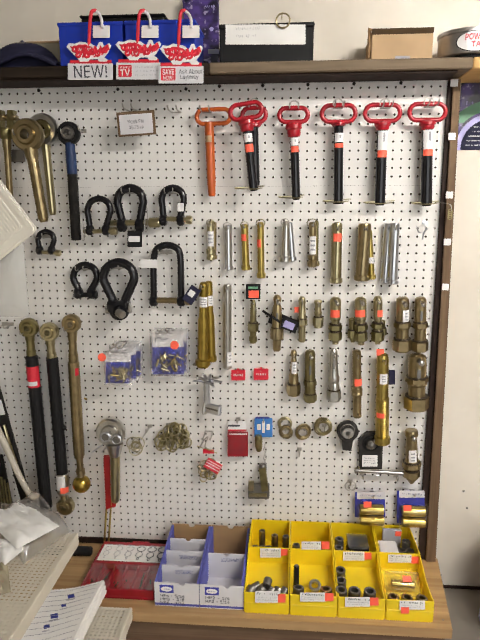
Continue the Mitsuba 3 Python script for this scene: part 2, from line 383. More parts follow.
for py in (83, 136.5, 195, 242, 287):
    c = at(454.2-(py-82)*.043, py, .022)
    part(PT, 'tape_band', bx(c[0]-.0105, c[0]+.0105, -.0235, -.0218, c[2]-.010, c[2]+.010, .0004), 'm_label_white', 'white tape band')
hb = at(449.5, 205, .03)
g = thing('wire_spring_clip', 'small brass coloured wire clip hooked on the side of the wooden post', 'clip')
part(g, 'hook', tube(spline([hb+[-.06, .026, .012], hb+[-.02, -.003, .006], hb+[0, -.012, 0], hb+[.004, -.012, -.02]]), .0014), 'm_wire')
part(g, 'coil', cat_([torus(hb+[0, -.013, -.018-k*.006], .006, .0013, seg=14, sec=6) for k in range(4)]), 'm_olive')

# top shelf of two planks
SH = thing('top_shelf', 'long weathered plank shelf above the pegboard', 'shelf')
part(SH, 'plank', bx(-1.35, -.232, -.12, WY-.001, 1.7225, 1.753, .003), 'm_shelf_dark', 'dark stained left plank', smooth=False)
part(SH, 'plank', bx(-.2315, .4835, -.12, WY-.001, 1.7235, 1.753, .003), 'm_shelf', 'grey weathered right plank', smooth=False)
part(SH, 'plank', bx(.484, .75, -.12, WY-.001, 1.7235, 1.753, .003), 'm_pine', 'short piece of fresh yellow pine at the right end', smooth=False)
part(SH, 'dark_cleat', bx(-1.35, .4475, -.108, -.0004, 1.7165, 1.7223, .001), 'm_trim', 'dark board added in place of shade under the planks', smooth=False)  # added board, coloured dark to imitate shade beneath the planks
SHZ = 1.7532

# low platform with its worktop
WZ = .18
WT = thing('worktop', 'low wooden counter board in front of the pegboard, carrying the bins', 'counter')
wtop = trimesh.creation.extrude_polygon(Polygon([(-1.3, -.001), (.513, -.001), (.4745, -.347), (-1.3, -.347)]), .03, engine='earcut'); wtop.apply_translation([0, 0, WZ-.03])
part(WT, 'board', wtop, 'm_worktop', smooth=False)
part(WT, 'fascia', bx(-1.3, .46, -.332, -.31, .075, WZ-.0305), 'm_fascia', 'dark upper front board', smooth=False)
part(WT, 'fascia', bx(-1.3, .46, -.332, -.31, .0, .073), 'm_fascia', 'dark lower front board', smooth=False)
part(WT, 'side_panel', bx(.44, .46, -.309, .05, .0, WZ-.0305), 'm_fascia', smooth=False)
for px, py in ((434, 558), (443, 620), (441, 575)):
    c = atz(px, py, WZ); part(WT, 'screw', cyl(c-[0, 0, .0005], c+[0, 0, .0012], .003, 10), 'm_steel')

# ------------------------------------------------------------ peg hooks
HOOKS = 'm_wire'
def peg_hook(px, py, length, label, drop=.0, double=False, m=HOOKS, r=.0016, tip=.012):
    """wire hook standing out from the hole at (px, py)"""
    k = thing('peg_hook', label, 'hook', None)
    c = at(px, py, 0)
    for s in ((-.0127, .0127) if double else (0,)):
        q = c+[s, 0, 0]
        P = spline([q+[0, .004, 0], q+[0, -.004, -.001], q+[0, -length*.5, -.003-drop], q+[0, -length*.93, -.002-drop], q+[0, -length, tip-drop]], 5)
        part(k, 'wire', tube(P, r, 8), m)
    part(k, 'base_plate', bx(c[0]-.008-.0127*double, c[0]+.008+.0127*double, -.0015, -.0001, c[2]-.006, c[2]+.006, .0005), m)
    return k

# ------------------------------------------------------------ row 1: hitch pins with T handles
def rrect_path(c, w, h, r, tilt=0., n=6, yaw=0.):
    P = []
    for cx, cz, a0 in ((w/2-r, h/2-r, 0), (-w/2+r, h/2-r, PI/2), (-w/2+r, -h/2+r, PI), (w/2-r, -h/2+r, 1.5*PI)):
        for a in np.linspace(a0, a0+PI/2, n): P.append((cx+r*math.cos(a), cz+r*math.sin(a)))
    P = np.array(P); ct, st = math.cos(tilt), math.sin(tilt)
    x, z = P[:, 0]*ct-P[:, 1]*st, P[:, 0]*st+P[:, 1]*ct
    return np.asarray(c)+np.stack([x*math.cos(yaw), x*math.sin(yaw), z], 1)
def hitch_pin(hx, hy, w, h, bot, wpx, coly, d, label, tilt=0., lab=None, stick=None, clip=True, red=True):
    k = thing('hitch_pin', label, 'hitch pin', 'red handled hitch pins')
    s = mpp(hx, hy, d); top = (hx, hy+h/2-1)
    part(k, 'handle', tube(rrect_path(at(hx, hy, d), (w-4.4)*s, (h-4.2)*s, (h-4.2)*s/2, -tilt, 7), 2.25*s, 10, True), 'm_red_paint', smooth=True)
    f = (coly-top[1])/(bot[1]-top[1])
    part(k, 'collar', lpx(top, bot, [(-.02, 3), (0, 5.5), (f*.15, 8.0), (f*.42, 8.2), (f*.52, 6.8), (f*.75, 6.9), (f, 6.0), (f+.005, 4)], d, 22), 'm_red_paint')
    sh = part(k, 'shaft', lpx(top, bot, [(f*.8, wpx/2), (.965, wpx/2), (1, wpx/2-1.3)], d, 20), 'm_black_gloss')
    if lab: part(k, 'price_label', ppatch(top, bot, d, lab[0], lab[1], wpx/2, -.9, 1.2), 'm_label_white', 'white price label'); part(k, 'printing', ppatch(top, bot, d, lab[0]+2, lab[0]+(lab[1]-lab[0])*.55, wpx/2+.15, .1, .45), 'm_print_grey')
    if stick: part(k, 'sticker', ppatch(top, bot, d, stick[0], stick[1], wpx/2, -.95, 1.15), 'm_sticker', 'neon red price sticker')
    if clip:
        cy = bot[1]-4; c = at(bot[0]+(top[0]-bot[0])*.02, cy, d)
        a, b = clip if isinstance(clip, tuple) else (-15, 13)
        part(k, 'wire_bail', tube(spline([c+[b*s, -.004, .003], c+[0, -.001, 0], c+[a*s, -.006, -.002], c+[a*s*1.02, -.012, -.004], c+[0, -wpx*s*.62, -.006], c+[b*s*.8, -.012, -.003]], 5), .0017, 6), 'm_olive_light')
    return k
DH = .035
hitch_pin(254, 115, 28, 18, (256, 186), 8, 127, .026, 'red handled black hitch pin mostly hidden behind the tilted one', -.05, clip=False)
hitch_pin(246, 111, 36, 18, (254, 191), 9, 131, .076, 'tilted red handled black hitch pin, nearest the orange pin', -.14, (133.5, 142), (144, 152), (-17, 11))
hitch_pin(293.5, 115, 33, 17.5, (296.3, 200), 8.6, 136.5, DH, 'red handled hitch pin with black shaft, third handle from the right of the fastener row besides the longer ones', 0, (137.5, 145.5), (146, 152), (-16, 8))
hitch_pin(338.6, 113.5, 38, 20, (338.3, 204), 9.4, 126, DH, 'long red handled hitch pin with a short white label, third from the right', 0, (133, 142), (143, 147.5), (-14, 13))
hitch_pin(382.5, 113, 39.5, 20, (379.8, 205.5), 10.6, 130, DH, 'red handled hitch pin with tall white label, between two other long red pins', .0, (131, 150), (150, 157), (-15, 15))
hitch_pin(427.4, 112, 40.5, 20, (426.3, 206), 11.2, 129.5, DH, 'rightmost red handled hitch pin, with tall white label, beside the wooden post', 0, (130, 149), (149, 155.5), (-14, 13))
labels['hitch_pin_002']['label'] = 'red handled hitch pin with short black shaft, just right of the tilted pin'
op = thing('hitch_pin', 'orange painted hitch pin with a loop handle', 'hitch pin'); d = .03; s = mpp(213, 116, d)
part(op, 'handle', tube(rrect_path(at(213.5, 116.5, d), 33.5*s, 13.5*s, 6.5*s, .02, 7), 2.1*s, 10, True), 'm_orange_paint', smooth=True)
part(op, 'shaft', lpx((209, 122), (212, 196.5), [(0, 4), (.05, 4.5), (.85, 4.3), (.86, 3.9), (.97, 3.7), (1, 2.7)], d), 'm_orange_paint')
part(op, 'price_label', ppatch((209, 122), (212, 196.5), d, 135.5, 142, 4.4, -1.1, .6), 'm_carton', 'tan paper label')
def hook_pair(px, py, label, L=.07):
    k = thing('peg_hook', label, 'hook'); c = at(px, py, 0)
    for sx in (-.0127, .0127):
        q = c+[sx, 0, 0]
        part(k, 'prong', tube(spline([q+[0, .004, 0], q+[0, -.02, 0], q+[0, -L*.8, 0], q+[0, -L, .010]], 4), .0022, 8), 'm_wire')
    part(k, 'cross_bar', tube([c+[-.0127, -.003, 0], c+[.0127, -.003, 0]], .0017, 8), 'm_wire')
for a in ((254, 108, 'double peg hook through the handles of the two overlapping red pins'), (294, 110, 'double peg hook holding the red pin with the short shaft'), (338, 108, 'double peg hook holding the third red pin from the right'),
          (385, 108, 'double peg hook holding the red pin left of the rightmost one'), (429, 107, 'double peg hook holding the rightmost red pin')):
    hook_pair(a[0], a[1], a[2])
    k = [q for q in scene if q.startswith('peg_hook')][-1].split('__')[0]
    c = at(a[0], a[1], .07); part(k, 'wire_loop', torus(c+[0, .004, .012], .0135, .0019, seg=14, sec=6, a0=-.4, a1=PI+.4), 'm_wire')
hook_pair(207.5, 112.5, 'double peg hook holding the orange hitch pin', .075)
hook_pair(176.5, 112.5, 'empty double peg hook left of the orange hitch pin', .075)
hook_pair(134, 111.5, 'double peg hook carrying the brown framed price sign', .085)

# framed price sign
g = thing('price_sign', 'small brown framed price sign hanging on a peg hook', 'sign')
d = .07; tl = .055
c = at(136.3, 123.5, d); s = mpp(136, 123, d); ux = np.array([math.cos(tl), 0, math.sin(tl)]); uz = np.array([-math.sin(tl), 0, math.cos(tl)])
part(g, 'frame', obox(c, ux, Y_, uz, 38*s, .004, 23*s, .001), 'm_post')
part(g, 'card', obox(c+[0, -.0026, 0]-uz*.5*s, ux, Y_, uz, 33*s, .0012, 18.5*s, .0003), 'm_box_white')
part(g, 'lettering', letters('Hook Pin', c+[0, -.0033, 0]+uz*2*s, 3.6*s, 16*s, ux, uz), 'm_print')
part(g, 'lettering', letters('$5.75 ea', c+[0, -.0033, 0]-uz*3.5*s, 3.2*s, 14*s, ux, uz), 'm_print')

# ------------------------------------------------------------ shackles
def bow_shackle(outer, ears, pin, d, label, r, pinm='m_olive_light', tag=None, clip=None, bolt=False):
    """outer: left, right, top of the bow; ears: (xl, xr, y); pin: (x0, y0, x1, y1)"""
    k = thing('shackle', label, 'shackle'); l, rr, t = outer; xl, xr, ye = ears; s = mpp((l+rr)/2, t+20, d)
    cx = (l+rr)/2; w = (rr-l)/2-r; hgt = ye-t
    mid = t+r+w*.98
    pts = [(xl, ye+.5), (xl-.2, ye-hgt*.12), (l+r+(xl-l-r)*.35, mid+hgt*.20), (l+r, mid), (cx-w*.72, t+r+w*.3), (cx, t+r), (cx+w*.72, t+r+w*.3), (rr-r, mid), (rr-r+(xr-rr+r)*.35, mid+hgt*.20), (xr+.2, ye-hgt*.12), (xr, ye+.5)]
    P = spline([at(*p, d) for p in pts], 5)
    rad = np.full(len(P), r*s)
    part(k, 'bow', tube(P, rad, 12), 'm_black_gloss', smooth=True)
    for x in (xl, xr):
        c = at(x, ye, d); a = np.array([r*1.05*s, 0, 0])
        part(k, 'ear', cyl(c-a, c+a, r*1.75*s, 18), 'm_black_gloss')
    A, B = at(pin[0], pin[1], d), at(pin[2], pin[3], d)
    pr_ = r*.72*s
    if bolt:
        part(k, 'pin', lathe(A, B, [(0, pr_*1.2), (.1, pr_*1.7), (.2, pr_*1.7), (.22, pr_), (1, pr_)], 14), pinm, 'zinc pin')
    else:
        part(k, 'pin', lathe(A, B, [(0, pr_*.9), (.03, pr_), (.80, pr_), (.81, pr_*1.75), (.97, pr_*1.75), (1, pr_*1.5)], 14), pinm, 'metal pin')
    if clip:
        c0, c1 = at(*clip[0], d+.01), at(*clip[1], d+.01)
        part(k, 'wire_clip', tube(spline([c0, (c0+c1)/2+[.003, 0, 0], c1, c1+[-.006, -.004, .004], (c0+c1)/2+[-.004, -.004, 0]]), .0012, 6), 'm_wire')
    if tag:
        x0, y0, x1, y1, tm, sub = tag
        q = part(k, 'tag', rect(x0, y0, x1, y1, d+.012), tm)
        if sub:
            part(q, 'printed_panel', rect(*sub, d+.0136, .0004, .0003), 'm_label_white')
        part(k, 'tag_string', tube([at((x0+x1)/2, y0-6, d), at((x0+x1)/2, y0-2, d+.012), at((x0+x1)/2, y0+1, d+.0132)], .0007, 5), 'm_wire')
    return k
bow_shackle((84.5, 113.5, 195.5), (90, 106, 230), (83.5, 231.5, 117, 231), .058, 'black bow shackle, left one of the upper three, with a brass pin', 3.0, 'm_olive_light', clip=((83, 224), (84, 240)))
bow_shackle((113.5, 147, 184), (122, 140, 225), (105, 223, 160, 222.5), .03, 'tall black bow shackle with long pin and a black tag below', 3.9, 'm_olive_light', (127.5, 230.5, 142, 247, 'm_black', (128.5, 236, 140, 242)), clip=((146.5, 205), (147, 231)))
bow_shackle((158.5, 187, 184.5), (163.5, 180.5, 220), (162, 218.5, 192, 220), .03, 'black bow shackle at the upper right of the shackles with a white paper tag', 3.3, 'm_olive_light', (177.5, 203, 184, 211.5, 'm_label_white', None))
bow_shackle((35.5, 56.5, 229), (39.5, 51.5, 250), (38, 252, 60.5, 253), .02, 'smallest black shackle, alone beside the white ribbed panel', 2.5, 'm_olive_light')
k = bow_shackle((70, 100.5, 261.5), (78.5, 91.5, 293), (74, 295, 97, 294.5), .02, 'dark bow shackle half behind its larger neighbour, with a black pin', 3.3, 'm_black')
bow_shackle((99, 138.5, 258), (113, 125, 306), (106, 311, 131, 308), .045, 'largest black bow shackle with a teardrop bow and a silver bolt end', 4.3, 'm_nickel')
g = 'shackle_005'
c = at(119, 310, .05); s = mpp(119, 310, .05)
part(g, 'bolt_head', lathe(c+[.0, .01, 0], c+[.012, -.045, 0], [(0, 9*s), (.45, 9.5*s), (.5, 6*s), (.98, 4*s), (1, 3*s)], 18), 'm_black_gloss')
part(g, 'bolt_end', lathe(c+[.012, -.045, 0], c+[.03, -.062, -.004], [(0, 4.2*s), (.8, 4.2*s), (1, 3.2*s)], 16), 'm_nickel', 'bright threaded bolt end')
# long clevis
g = thing('clevis', 'long straight sided black U clevis with a plain cross pin', 'clevis'); d = .03; s = mpp(167, 275, d)
P = spline([at(*p, d) for p in ((153.8, 303), (153.6, 285), (153.6, 262), (155.6, 251), (161, 246.3), (167.5, 245.2), (174, 246.6), (179, 251), (180.6, 262), (181, 285), (181.4, 303))], 5)
part(g, 'bow', tube(P, 3.3*s, 12), 'm_black_gloss', smooth=True)
for x in (153.8, 181.2):
    c = at(x, 301, d); part(g, 'ear', cyl(c-[3.6*s, 0, 0], c+[3.6*s, 0, 0], 5.4*s, 18), 'm_black_gloss')
part(g, 'pin', lpx((150, 300), (192, 301), [(0, 2), (.03, 2.9), (.85, 2.9), (.86, 4.3), (.97, 4.3), (1, 3.2)], d, 16), 'm_bronze', 'bronze cross pin')
part(g, 'pull_ring', torus(at(191, 300, d+.006), .009, .0014, seg=16, sec=6), 'm_wire')
part(g, 'paper_label', rect(140.5, 259.5, 157, 268, d+.013, .0008), 'm_label_white', 'white paper label')
q = part(g, 'tag', obox(at(191.5, 295, .055), np.array([.82, 0, -.57]), Y_, np.array([.57, 0, .82]), .036, .0012, .056, .0003), 'm_navy', 'dark folded tag')
part(q, 'printed_panel', obox(at(191.5, 293.5, .0565), np.array([.82, 0, -.57]), Y_, np.array([.57, 0, .82]), .020, .0012, .020, .0003), 'm_label_white')
for px, py, what in ((99, 200, 'left shackle of the upper three'), (130, 192, 'tall shackle'), (172, 192, 'shackle with the white tag'), (45, 236, 'smallest shackle'), (85, 268, 'dark shackle'), (119, 267, 'largest bow shackle'), (166, 252, 'long U clevis')):
    peg_hook(px, py, .055, 'wire peg hook inside the bow of the '+what if 'clevis' not in what else 'wire peg hook inside the long U clevis', double=True)

# ------------------------------------------------------------ rows of pins
def pin_part(k, A, B, prof, d, m, hole=None, name='shaft', seg=20, label=None):
    q = lpx(A, B, prof, d, seg)
    if hole:
        s = mpp(*A, d); t = hole[0]; c = at(A[0]+(B[0]-A[0])*t, A[1]+(B[1]-A[1])*t, d)
        q = boolean_hole(q, c, hole[1]*s)
    return part(k, name, q, m, label, smooth=30)
def headed(r, head=1.45, ht=.93, tip=.7):
    return [(0, r*tip), (.03, r), (ht-.012, r), (ht, r*head), (.985, r*head), (1, r*head*.85)]
def linch_pin_loop(k, A, d, rpx, m='m_olive'):
    """the small snap ring that comes with a clevis pin, through its top hole"""
    c = at(A[0], A[1], d); s = mpp(*A, d)
    part(k, 'snap_ring', torus(c+[0, -.002, 0], rpx*s, .0013, X_, np.array([0, -.55, .83]), 16, 6), m)
def sticker(k, A, B, d, y0, y1, r, a0=-1.1, a1=1.1): part(k, 'sticker', ppatch(A, B, d, y0, y1, r, a0, a1), 'm_sticker', 'neon red price sticker')
def plabel(k, A, B, d, y0, y1, r, a0=-.9, a1=1.0):
    part(k, 'price_label', ppatch(A, B, d, y0, y1, r, a0, a1), 'm_label_white', 'white price label')
    h = (y1-y0)
    for j, f in enumerate((.2, .45, .68)):
        part(k, 'printing', ppatch(A, B, d, y0+h*f, y0+h*(f+.1), r+.12, a0+.35, a1-.35), 'm_print_grey')
# 1 small brass
k = thing('clevis_pin', 'short brass clevis pin with white price label, leftmost of the upper pin row', 'pin'); A, B = (210.5, 221), (210.8, 260); d = .022
pin_part(k, A, B, [(0, 2.6), (.04, 3.6), (.3, 3.5), (.70, 3.5), (.72, 4.6), (.84, 4.6), (.87, 3.6), (.93, 4.3), (.98, 4.3), (1, 3)], d, 'm_olive_light', (.09, 1.2)); plabel(k, A, B, d, 231, 246, 3.7); linch_pin_loop(k, (210.5, 223), d, 4)
k = thing('clevis_pin', 'second short brass pin hidden behind the leftmost labelled clevis pin', 'pin'); A, B = (214, 222), (213.8, 259)
pin_part(k, A, B, headed(2.6, 1.3, .9), .01, 'm_bronze', (.09, 1))
k = thing('clevis_pin', 'slim plain zinc clevis pin, second from the left of the upper pin row', 'pin'); A, B = (228.2, 225), (228.6, 270); d = .02
pin_part(k, A, B, headed(3.6, 1.25, .92), d, 'm_zinc', (.07, 1.3)); linch_pin_loop(k, (227.5, 226), d, 4.2, 'm_wire')
k = thing('clevis_pin', 'slim gold clevis pin with a red sticker, right of the plain zinc pin', 'pin'); A, B = (244.5, 224), (246, 270); d = .022
pin_part(k, A, B, headed(3.5, 1.28, .90), d, 'm_brass_gold', (.07, 1.2)); sticker(k, A, B, d, 234, 240.5, 3.6, -1.6, .4); linch_pin_loop(k, (244.5, 225), d, 4)
k = thing('clevis_pin', 'longer slim gold clevis pin with a red sticker, left of the zinc pair', 'pin'); A, B = (260.5, 222), (261.2, 278); d = .022
pin_part(k, A, B, headed(3.3, 1.35, .91), d, 'm_brass_gold', (.06, 1.2)); sticker(k, A, B, d, 239, 247, 3.5, -1.9, .1); linch_pin_loop(k, (260.5, 223), d, 4.5)
k = thing('clevis_pin', 'zinc clevis pin with a flared foot, front one of the left zinc pair', 'pin'); A, B = (286, 221), (285.3, 262); d = .03
pin_part(k, A, B, [(0, 2.5), (.04, 3.4), (.4, 3.8), (.85, 4.7), (.88, 6), (.98, 6), (1, 4.6)], d, 'm_nickel', (.07, 1.3)); linch_pin_loop(k, (285, 222), d, 4, 'm_wire')
k = thing('clevis_pin', 'zinc clevis pin slanting behind the flared one in the left zinc pair', 'pin'); A, B = (289.5, 222), (292.5, 261); d = .012
pin_part(k, A, B, headed(3.0, 1.4, .9), d, 'm_zinc', (.07, 1))
k = thing('clevis_pin', 'dull brass clevis pin with white label and double collar at its foot', 'pin'); A, B = (312.5, 222), (312.5, 267); d = .024
pin_part(k, A, B, [(0, 2.4), (.04, 3.6), (.72, 3.7), (.74, 5), (.82, 5), (.84, 3.8), (.9, 5.6), (.97, 5.4), (1, 3.6)], d, 'm_bronze', (.07, 1.2)); plabel(k, A, B, d, 236, 254, 3.9); linch_pin_loop(k, (312, 223), d, 5)
k = thing('clevis_pin', 'thin brass pin tucked behind the dull brass pin with collars', 'pin'); A, B = (316.5, 221), (316, 266)
pin_part(k, A, B, headed(2.2, 1.6, .9), .01, 'm_olive', (.07, .8))
k = thing('clevis_pin', 'greenish gold clevis pin with a round red sticker near its top', 'pin'); A, B = (337, 223), (336, 283); d = .026
pin_part(k, A, B, headed(5.3, 1.22, .92, .85), d, 'm_olive_light', (.09, 1.5)); sticker(k, A, B, d, 233, 241, 5.4, -.75, .9); linch_pin_loop(k, (337, 226), d, 4.5, 'm_olive')
k = thing('clevis_pin', 'thick bronze clevis pin with dark top hole, left of the zinc bluish pins', 'pin'); A, B = (364.8, 223.5), (361.5, 280.5); d = .032
pin_part(k, A, B, headed(6.4, 1.22, .91, .9), d, 'm_bronze', (.09, 1.8))
k = thing('clevis_pin', 'smaller gold clevis pin with white label behind the thick bronze pin', 'pin'); A, B = (368.5, 230), (371.5, 279); d = .012
pin_part(k, A, B, headed(3.4, 1.35, .92), d, 'm_brass_gold', (.07, 1.2)); plabel(k, A, B, d, 257, 263, 3.6, -.4, 1.3)
k = thing('clevis_pin', 'bluish zinc clevis pin standing straight, right one of the right zinc pair', 'pin'); A, B = (394.6, 223), (392.3, 284); d = .03
pin_part(k, A, B, headed(5.2, 1.22, .94, .9), d, 'm_zinc', (.08, 1.6))
k = thing('clevis_pin', 'bluish zinc clevis pin slanting to the left, left one of the right zinc pair', 'pin'); A, B = (388.5, 223.5), (384.6, 283); d = .014
pin_part(k, A, B, headed(4.6, 1.15, .94, .9), d, 'm_zinc', (.08, 1.4))
for px, py, what in ((210.5, 224.5, 'the labelled short brass pin'), (228.5, 228, 'the slim zinc pin'), (244.7, 227, 'the slim gold pin'), (260.6, 225.5, 'the longer slim gold pin'), (286.5, 224, 'the left zinc pair'),
                     (313, 225, 'the dull brass pin with collars'), (337, 228.5, 'the pin with a round red sticker'), (365, 228.5, 'the thick bronze pin'), (393, 228, 'the bluish zinc pair')):
    peg_hook(px, py, .06, 'wire peg hook carrying '+what, r=.0014)
k = thing('peg_hook', 'empty zinc peg hook with a cross prong, right of the bluish zinc pins', 'hook'); c = at(424, 222, 0)
part(k, 'wire', tube(spline([c+[0, .004, 0], c+[-.003, -.02, -.006], c+[-.008, -.065, -.018], c+[-.014, -.07, -.03], c+[-.016, -.068, -.048]], 5), .0022, 8), 'm_zinc')
part(k, 'cross_prong', tube(spline([c+[-.034, -.065, -.010], c+[-.028, -.072, -.026], c+[-.012, -.068, -.026], c+[-.002, -.066, -.014]], 5), .002, 8), 'm_zinc')
part(k, 'base_plate', bx(c[0]-.006, c[0]+.006, -.0016, -.0001, c[2]-.006, c[2]+.006, .0005), 'm_zinc')

# 2 big gold pins
k = thing('drawbar_pin', 'large gold stepped drawbar pin with white label, in front of another gold pin', 'pin'); A, B = (203.8, 282), (202.8, 367); d = .035
pin_part(k, A, B, [(0, 2.6), (.02, 4.2), (.07, 4.7), (.10, 4.2), (.40, 4.3), (.43, 5.3), (.90, 5.7), (.915, 7.6), (.97, 7.8), (.975, 6.4), (1, 5.6)], d, 'm_brass_deep', (.05, 1.2)); plabel(k, A, B, d, 296, 306, 4.7)
s = mpp(202, 364, d); c = at(196, 364.5, d); part(k, 'snap_ring', torus(c, 3*s, .0016, X_, Y_, 14, 6), 'm_olive')
k = thing('drawbar_pin', 'gold drawbar pin half hidden behind the large stepped gold pin', 'pin'); A, B = (208.6, 281), (211.6, 361); d = .014
pin_part(k, A, B, [(0, 2.2), (.02, 3.6), (.4, 3.6), (.42, 4.2), (.93, 4.4), (.94, 5.4), (1, 5)], d, 'm_brass_deep', (.05, 1)); plabel(k, A, B, d, 295, 305, 4, -.2, 1.2)
k = thing('drawbar_pin', 'long plain grey steel pin, tallest of the middle row, with white label at its foot', 'pin'); A, B = (227.3, 284), (227.3, 368.5); d = .022
pin_part(k, A, B, [(0, 3.0), (.025, 4.2), (.96, 4.2), (.965, 4.5), (.99, 4.5), (1, 3.4)], d, 'm_nickel', (.045, 1.3)); plabel(k, A, B, d, 351, 365, 4.3, .1, 1.5)

# hydraulic tips: ball nose, slotted body, hexagonal collar, plug end
def hexcollar(k, A, B, d, y0, y1, r, m, label=None):
    s = mpp(A[0], A[1], d); t = lambda y: (y-A[1])/(B[1]-A[1]); e = .012
    r *= 1.08; g0 = max(t(y0)-.030, .02)
    part(k, 'groove', lathe(at(*A, d), at(*B, d), [(g0, r*.5*s), (g0+.004, r*.9*s), (t(y0)-.004, r*.9*s), (t(y0), r*.5*s)], 18), 'm_groove', 'dark groove')
    part(k, 'hex_collar', lathe(at(*A, d), at(*B, d), [(t(y0), r*.86*s), (t(y0)+e, r*s), (t(y1)-e, r*s), (t(y1), r*.86*s)], 6, 0), m, label, smooth=False)
def tip(label, A, B, r, m, hexes=(), prof=None, d=.026, stick=None, lab=None, slot=None, hexm=None, cat='hitch ball pin'):
    k = thing('coupling_pin', label, 'coupling')
    prof = prof or [(0, r*.45), (.02, r*.75), (.06, r*.98), (.1, r), (.46, r*.97), (.49, r*.78), (.56, r*.74), (.58, r*.9), (.91, r*.85), (.915, r*.6), (1, r*.55)]
    q = lpx(A, B, prof, d, 20); s = mpp(*A, d)
    f = lambda y: at(A[0]+(B[0]-A[0])*(y-A[1])/(B[1]-A[1]), y, d)
    q = boolean_hole(q, f(A[1]+(B[1]-A[1])*.08), r*.30*s)
    part(k, 'body', q, m, smooth=30)
    if r > 4.4: part(k, 'locking_ball', trimesh.creation.icosphere(2, r*.42*s).apply_translation(f(A[1]+(B[1]-A[1])*.13)+[r*.25*s, -r*.72*s, 0]), 'm_nickel', 'bright ball standing in for the dome highlight', smooth=True)  # added nickel ball imitates the lamp highlight on the dome
    for y0, y1, rr in hexes: hexcollar(k, A, B, d, y0, y1, rr, hexm or m)
    if slot:
        c = f((slot[0]+slot[1])/2)
        part(k, 'slot_tongue', bx(c[0]-r*.22*s, c[0]+r*.22*s, c[1]-r*1.05*s, c[1], c[2]-(slot[1]-slot[0])/2*s, c[2]+(slot[1]-slot[0])/2*s, .0008), 'm_steel', 'dark slot in the side')
    if stick: sticker(k, A, B, d, *stick)
    if lab: plabel(k, A, B, d, *lab)
    return k
k = tip('slim olive coupling hanging under a black and red header card', (253.5, 300), (253, 343), 3.4, 'm_olive', [(323, 331, 5)], [(0, 1.5), (.1, 2.6), (.25, 3.2), (.5, 3.2), (.52, 4.4), (.72, 4.6), (.74, 3.2), (.83, 3), (.85, 4), (.95, 4), (1, 3)])
part(k, 'header_card', rect(246, 284, 260.5, 299, .028, .0012), 'm_black', 'black header card'); part(k, 'sticker', rect(248.5, 290.5, 259, 298, .0293, .0005, .001), 'm_sticker', 'neon red price sticker'); part(k, 'lettering', rect(248, 286.5, 258, 289, .0293, .0004, .0003), 'm_green_print')
part(k, 'clear_sleeve', pillow(at(254, 312, .03), X_, Z_, .034, .085, .022, 8, 3, .05), 'm_film')
k = tip('brass ball pin with a folded black tag around its waist', (277.3, 295), (276.8, 351), 4.8, 'm_bronze', [(328, 339, 6.2)], [(0, 2.0), (.04, 3.8), (.08, 4.2), (.12, 3.6), (.16, 3.3), (.22, 4.4), (.38, 5), (.55, 5.2), (.58, 6), (.78, 6), (.8, 4.2), (.97, 4), (1, 3)], d=.03, slot=(312, 324))
t1 = np.array([.93, 0, -.37]); t2 = np.array([.37, 0, .93])
q = part(k, 'tag', obox(at(284, 322, .012), t1, Y_, t2, .095, .0015, .042, .0003), 'm_black', 'folded black tag')
part(q, 'printed_panel', obox(at(287, 324, .0515)+[.006, 0, -.004], t1, Y_, t2, .034, .0008, .022, .0002), 'm_violet')
part(k, 'tag_flap', obox(at(287.5, 323.5, .050)+[.006, 0, -.004], t1, Y_, t2, .05, .0014, .036, .0003), 'm_black', 'front flap of the tag'); part(k, 'tag_strap', tube([at(263, 311, .014), at(272, 317, .046), at(280, 322, .05)], .004, 8), 'm_black')
k = tip('slim dull coupling with a red sticker behind its left shoulder, right of the black tag', (302.2, 296.5), (302, 342), 3.8, 'm_olive_light', [(319, 325, 5)], [(0, 2), (.05, 3.4), (.12, 3.6), (.18, 3.2), (.45, 3.9), (.48, 4.8), (.6, 4.8), (.64, 3.6), (.97, 3.5), (1, 2.6)])
part(k, 'sticker', rect(294.5, 307, 300.5, 312.5, .024, .0006, .001), 'm_sticker', 'neon red price sticker')
k = tip('shortest coupling of the middle row, with a wide hexagonal foot', (318, 300), (318.3, 327.5), 3.6, 'm_olive_light', [(317, 326, 5)], [(0, 3.6), (.08, 4.2), (.14, 3), (.4, 3.2), (.45, 4.2), (.6, 2.9), (1, 4.2)])
k = tip('domed brass coupling with a red sticker, left of the pair with overlapping collars', (335.5, 297), (335.3, 344), 5.6, 'm_olive_light', [(324.5, 330, 6.4), (331.5, 340, 6.2)], stick=(309, 316.5, 5.7, -1.1, .7), hexm='m_olive')
k = tip('domed brass coupling with a wide red sticker, beside a smaller fitting', (360.5, 297), (361, 344.5), 5.9, 'm_olive_light', [(324, 330, 6.6), (332, 341, 6.2)], d=.03, stick=(309, 316, 6.0, -1.3, .7), hexm='m_olive')
k = tip('small olive fitting peeking out left of the domed coupling with the wide sticker', (352, 318), (352.6, 342), 3.2, 'm_olive', [(330, 338, 4.4)], d=.014)
k = tip('slim domed brass coupling with a red sticker on its right half', (377.8, 296), (377.6, 344), 4.6, 'm_olive_light', [(323, 328, 5.8), (331, 341, 6)], stick=(309.5, 316, 4.7, -.2, 1.4), hexm='m_olive', d=.03)
k = tip('short fitting tucked behind the slim domed coupling', (382.5, 320), (382, 340), 3, 'm_olive', [(328, 335, 4.2)], d=.012)
k = tip('thick brown coupling with a white label, second from the right in its row', (402.6, 297), (402, 351.5), 6.6, 'm_bronze', [(322, 327, 8.2), (339, 350.5, 9)], [(0, 4), (.03, 6), (.08, 6.4), (.44, 6.6), (.46, 7.4), (.56, 7.4), (.58, 6.6), (.76, 6.8), (1, 6.8)], d=.034, lab=(309, 322, 6.7, -.1, 1.0))
k = tip('thick brown coupling at the right end of the middle row beside the post', (420.6, 297), (420, 351.5), 6, 'm_bronze', [(322.5, 328, 7.2), (341, 351, 8)], [(0, 3.6), (.03, 5.4), (.08, 5.8), (.44, 5.9), (.46, 6.6), (.56, 6.6), (.58, 5.8), (.76, 5.8), (1, 5.8)], d=.03, slot=(310, 320))
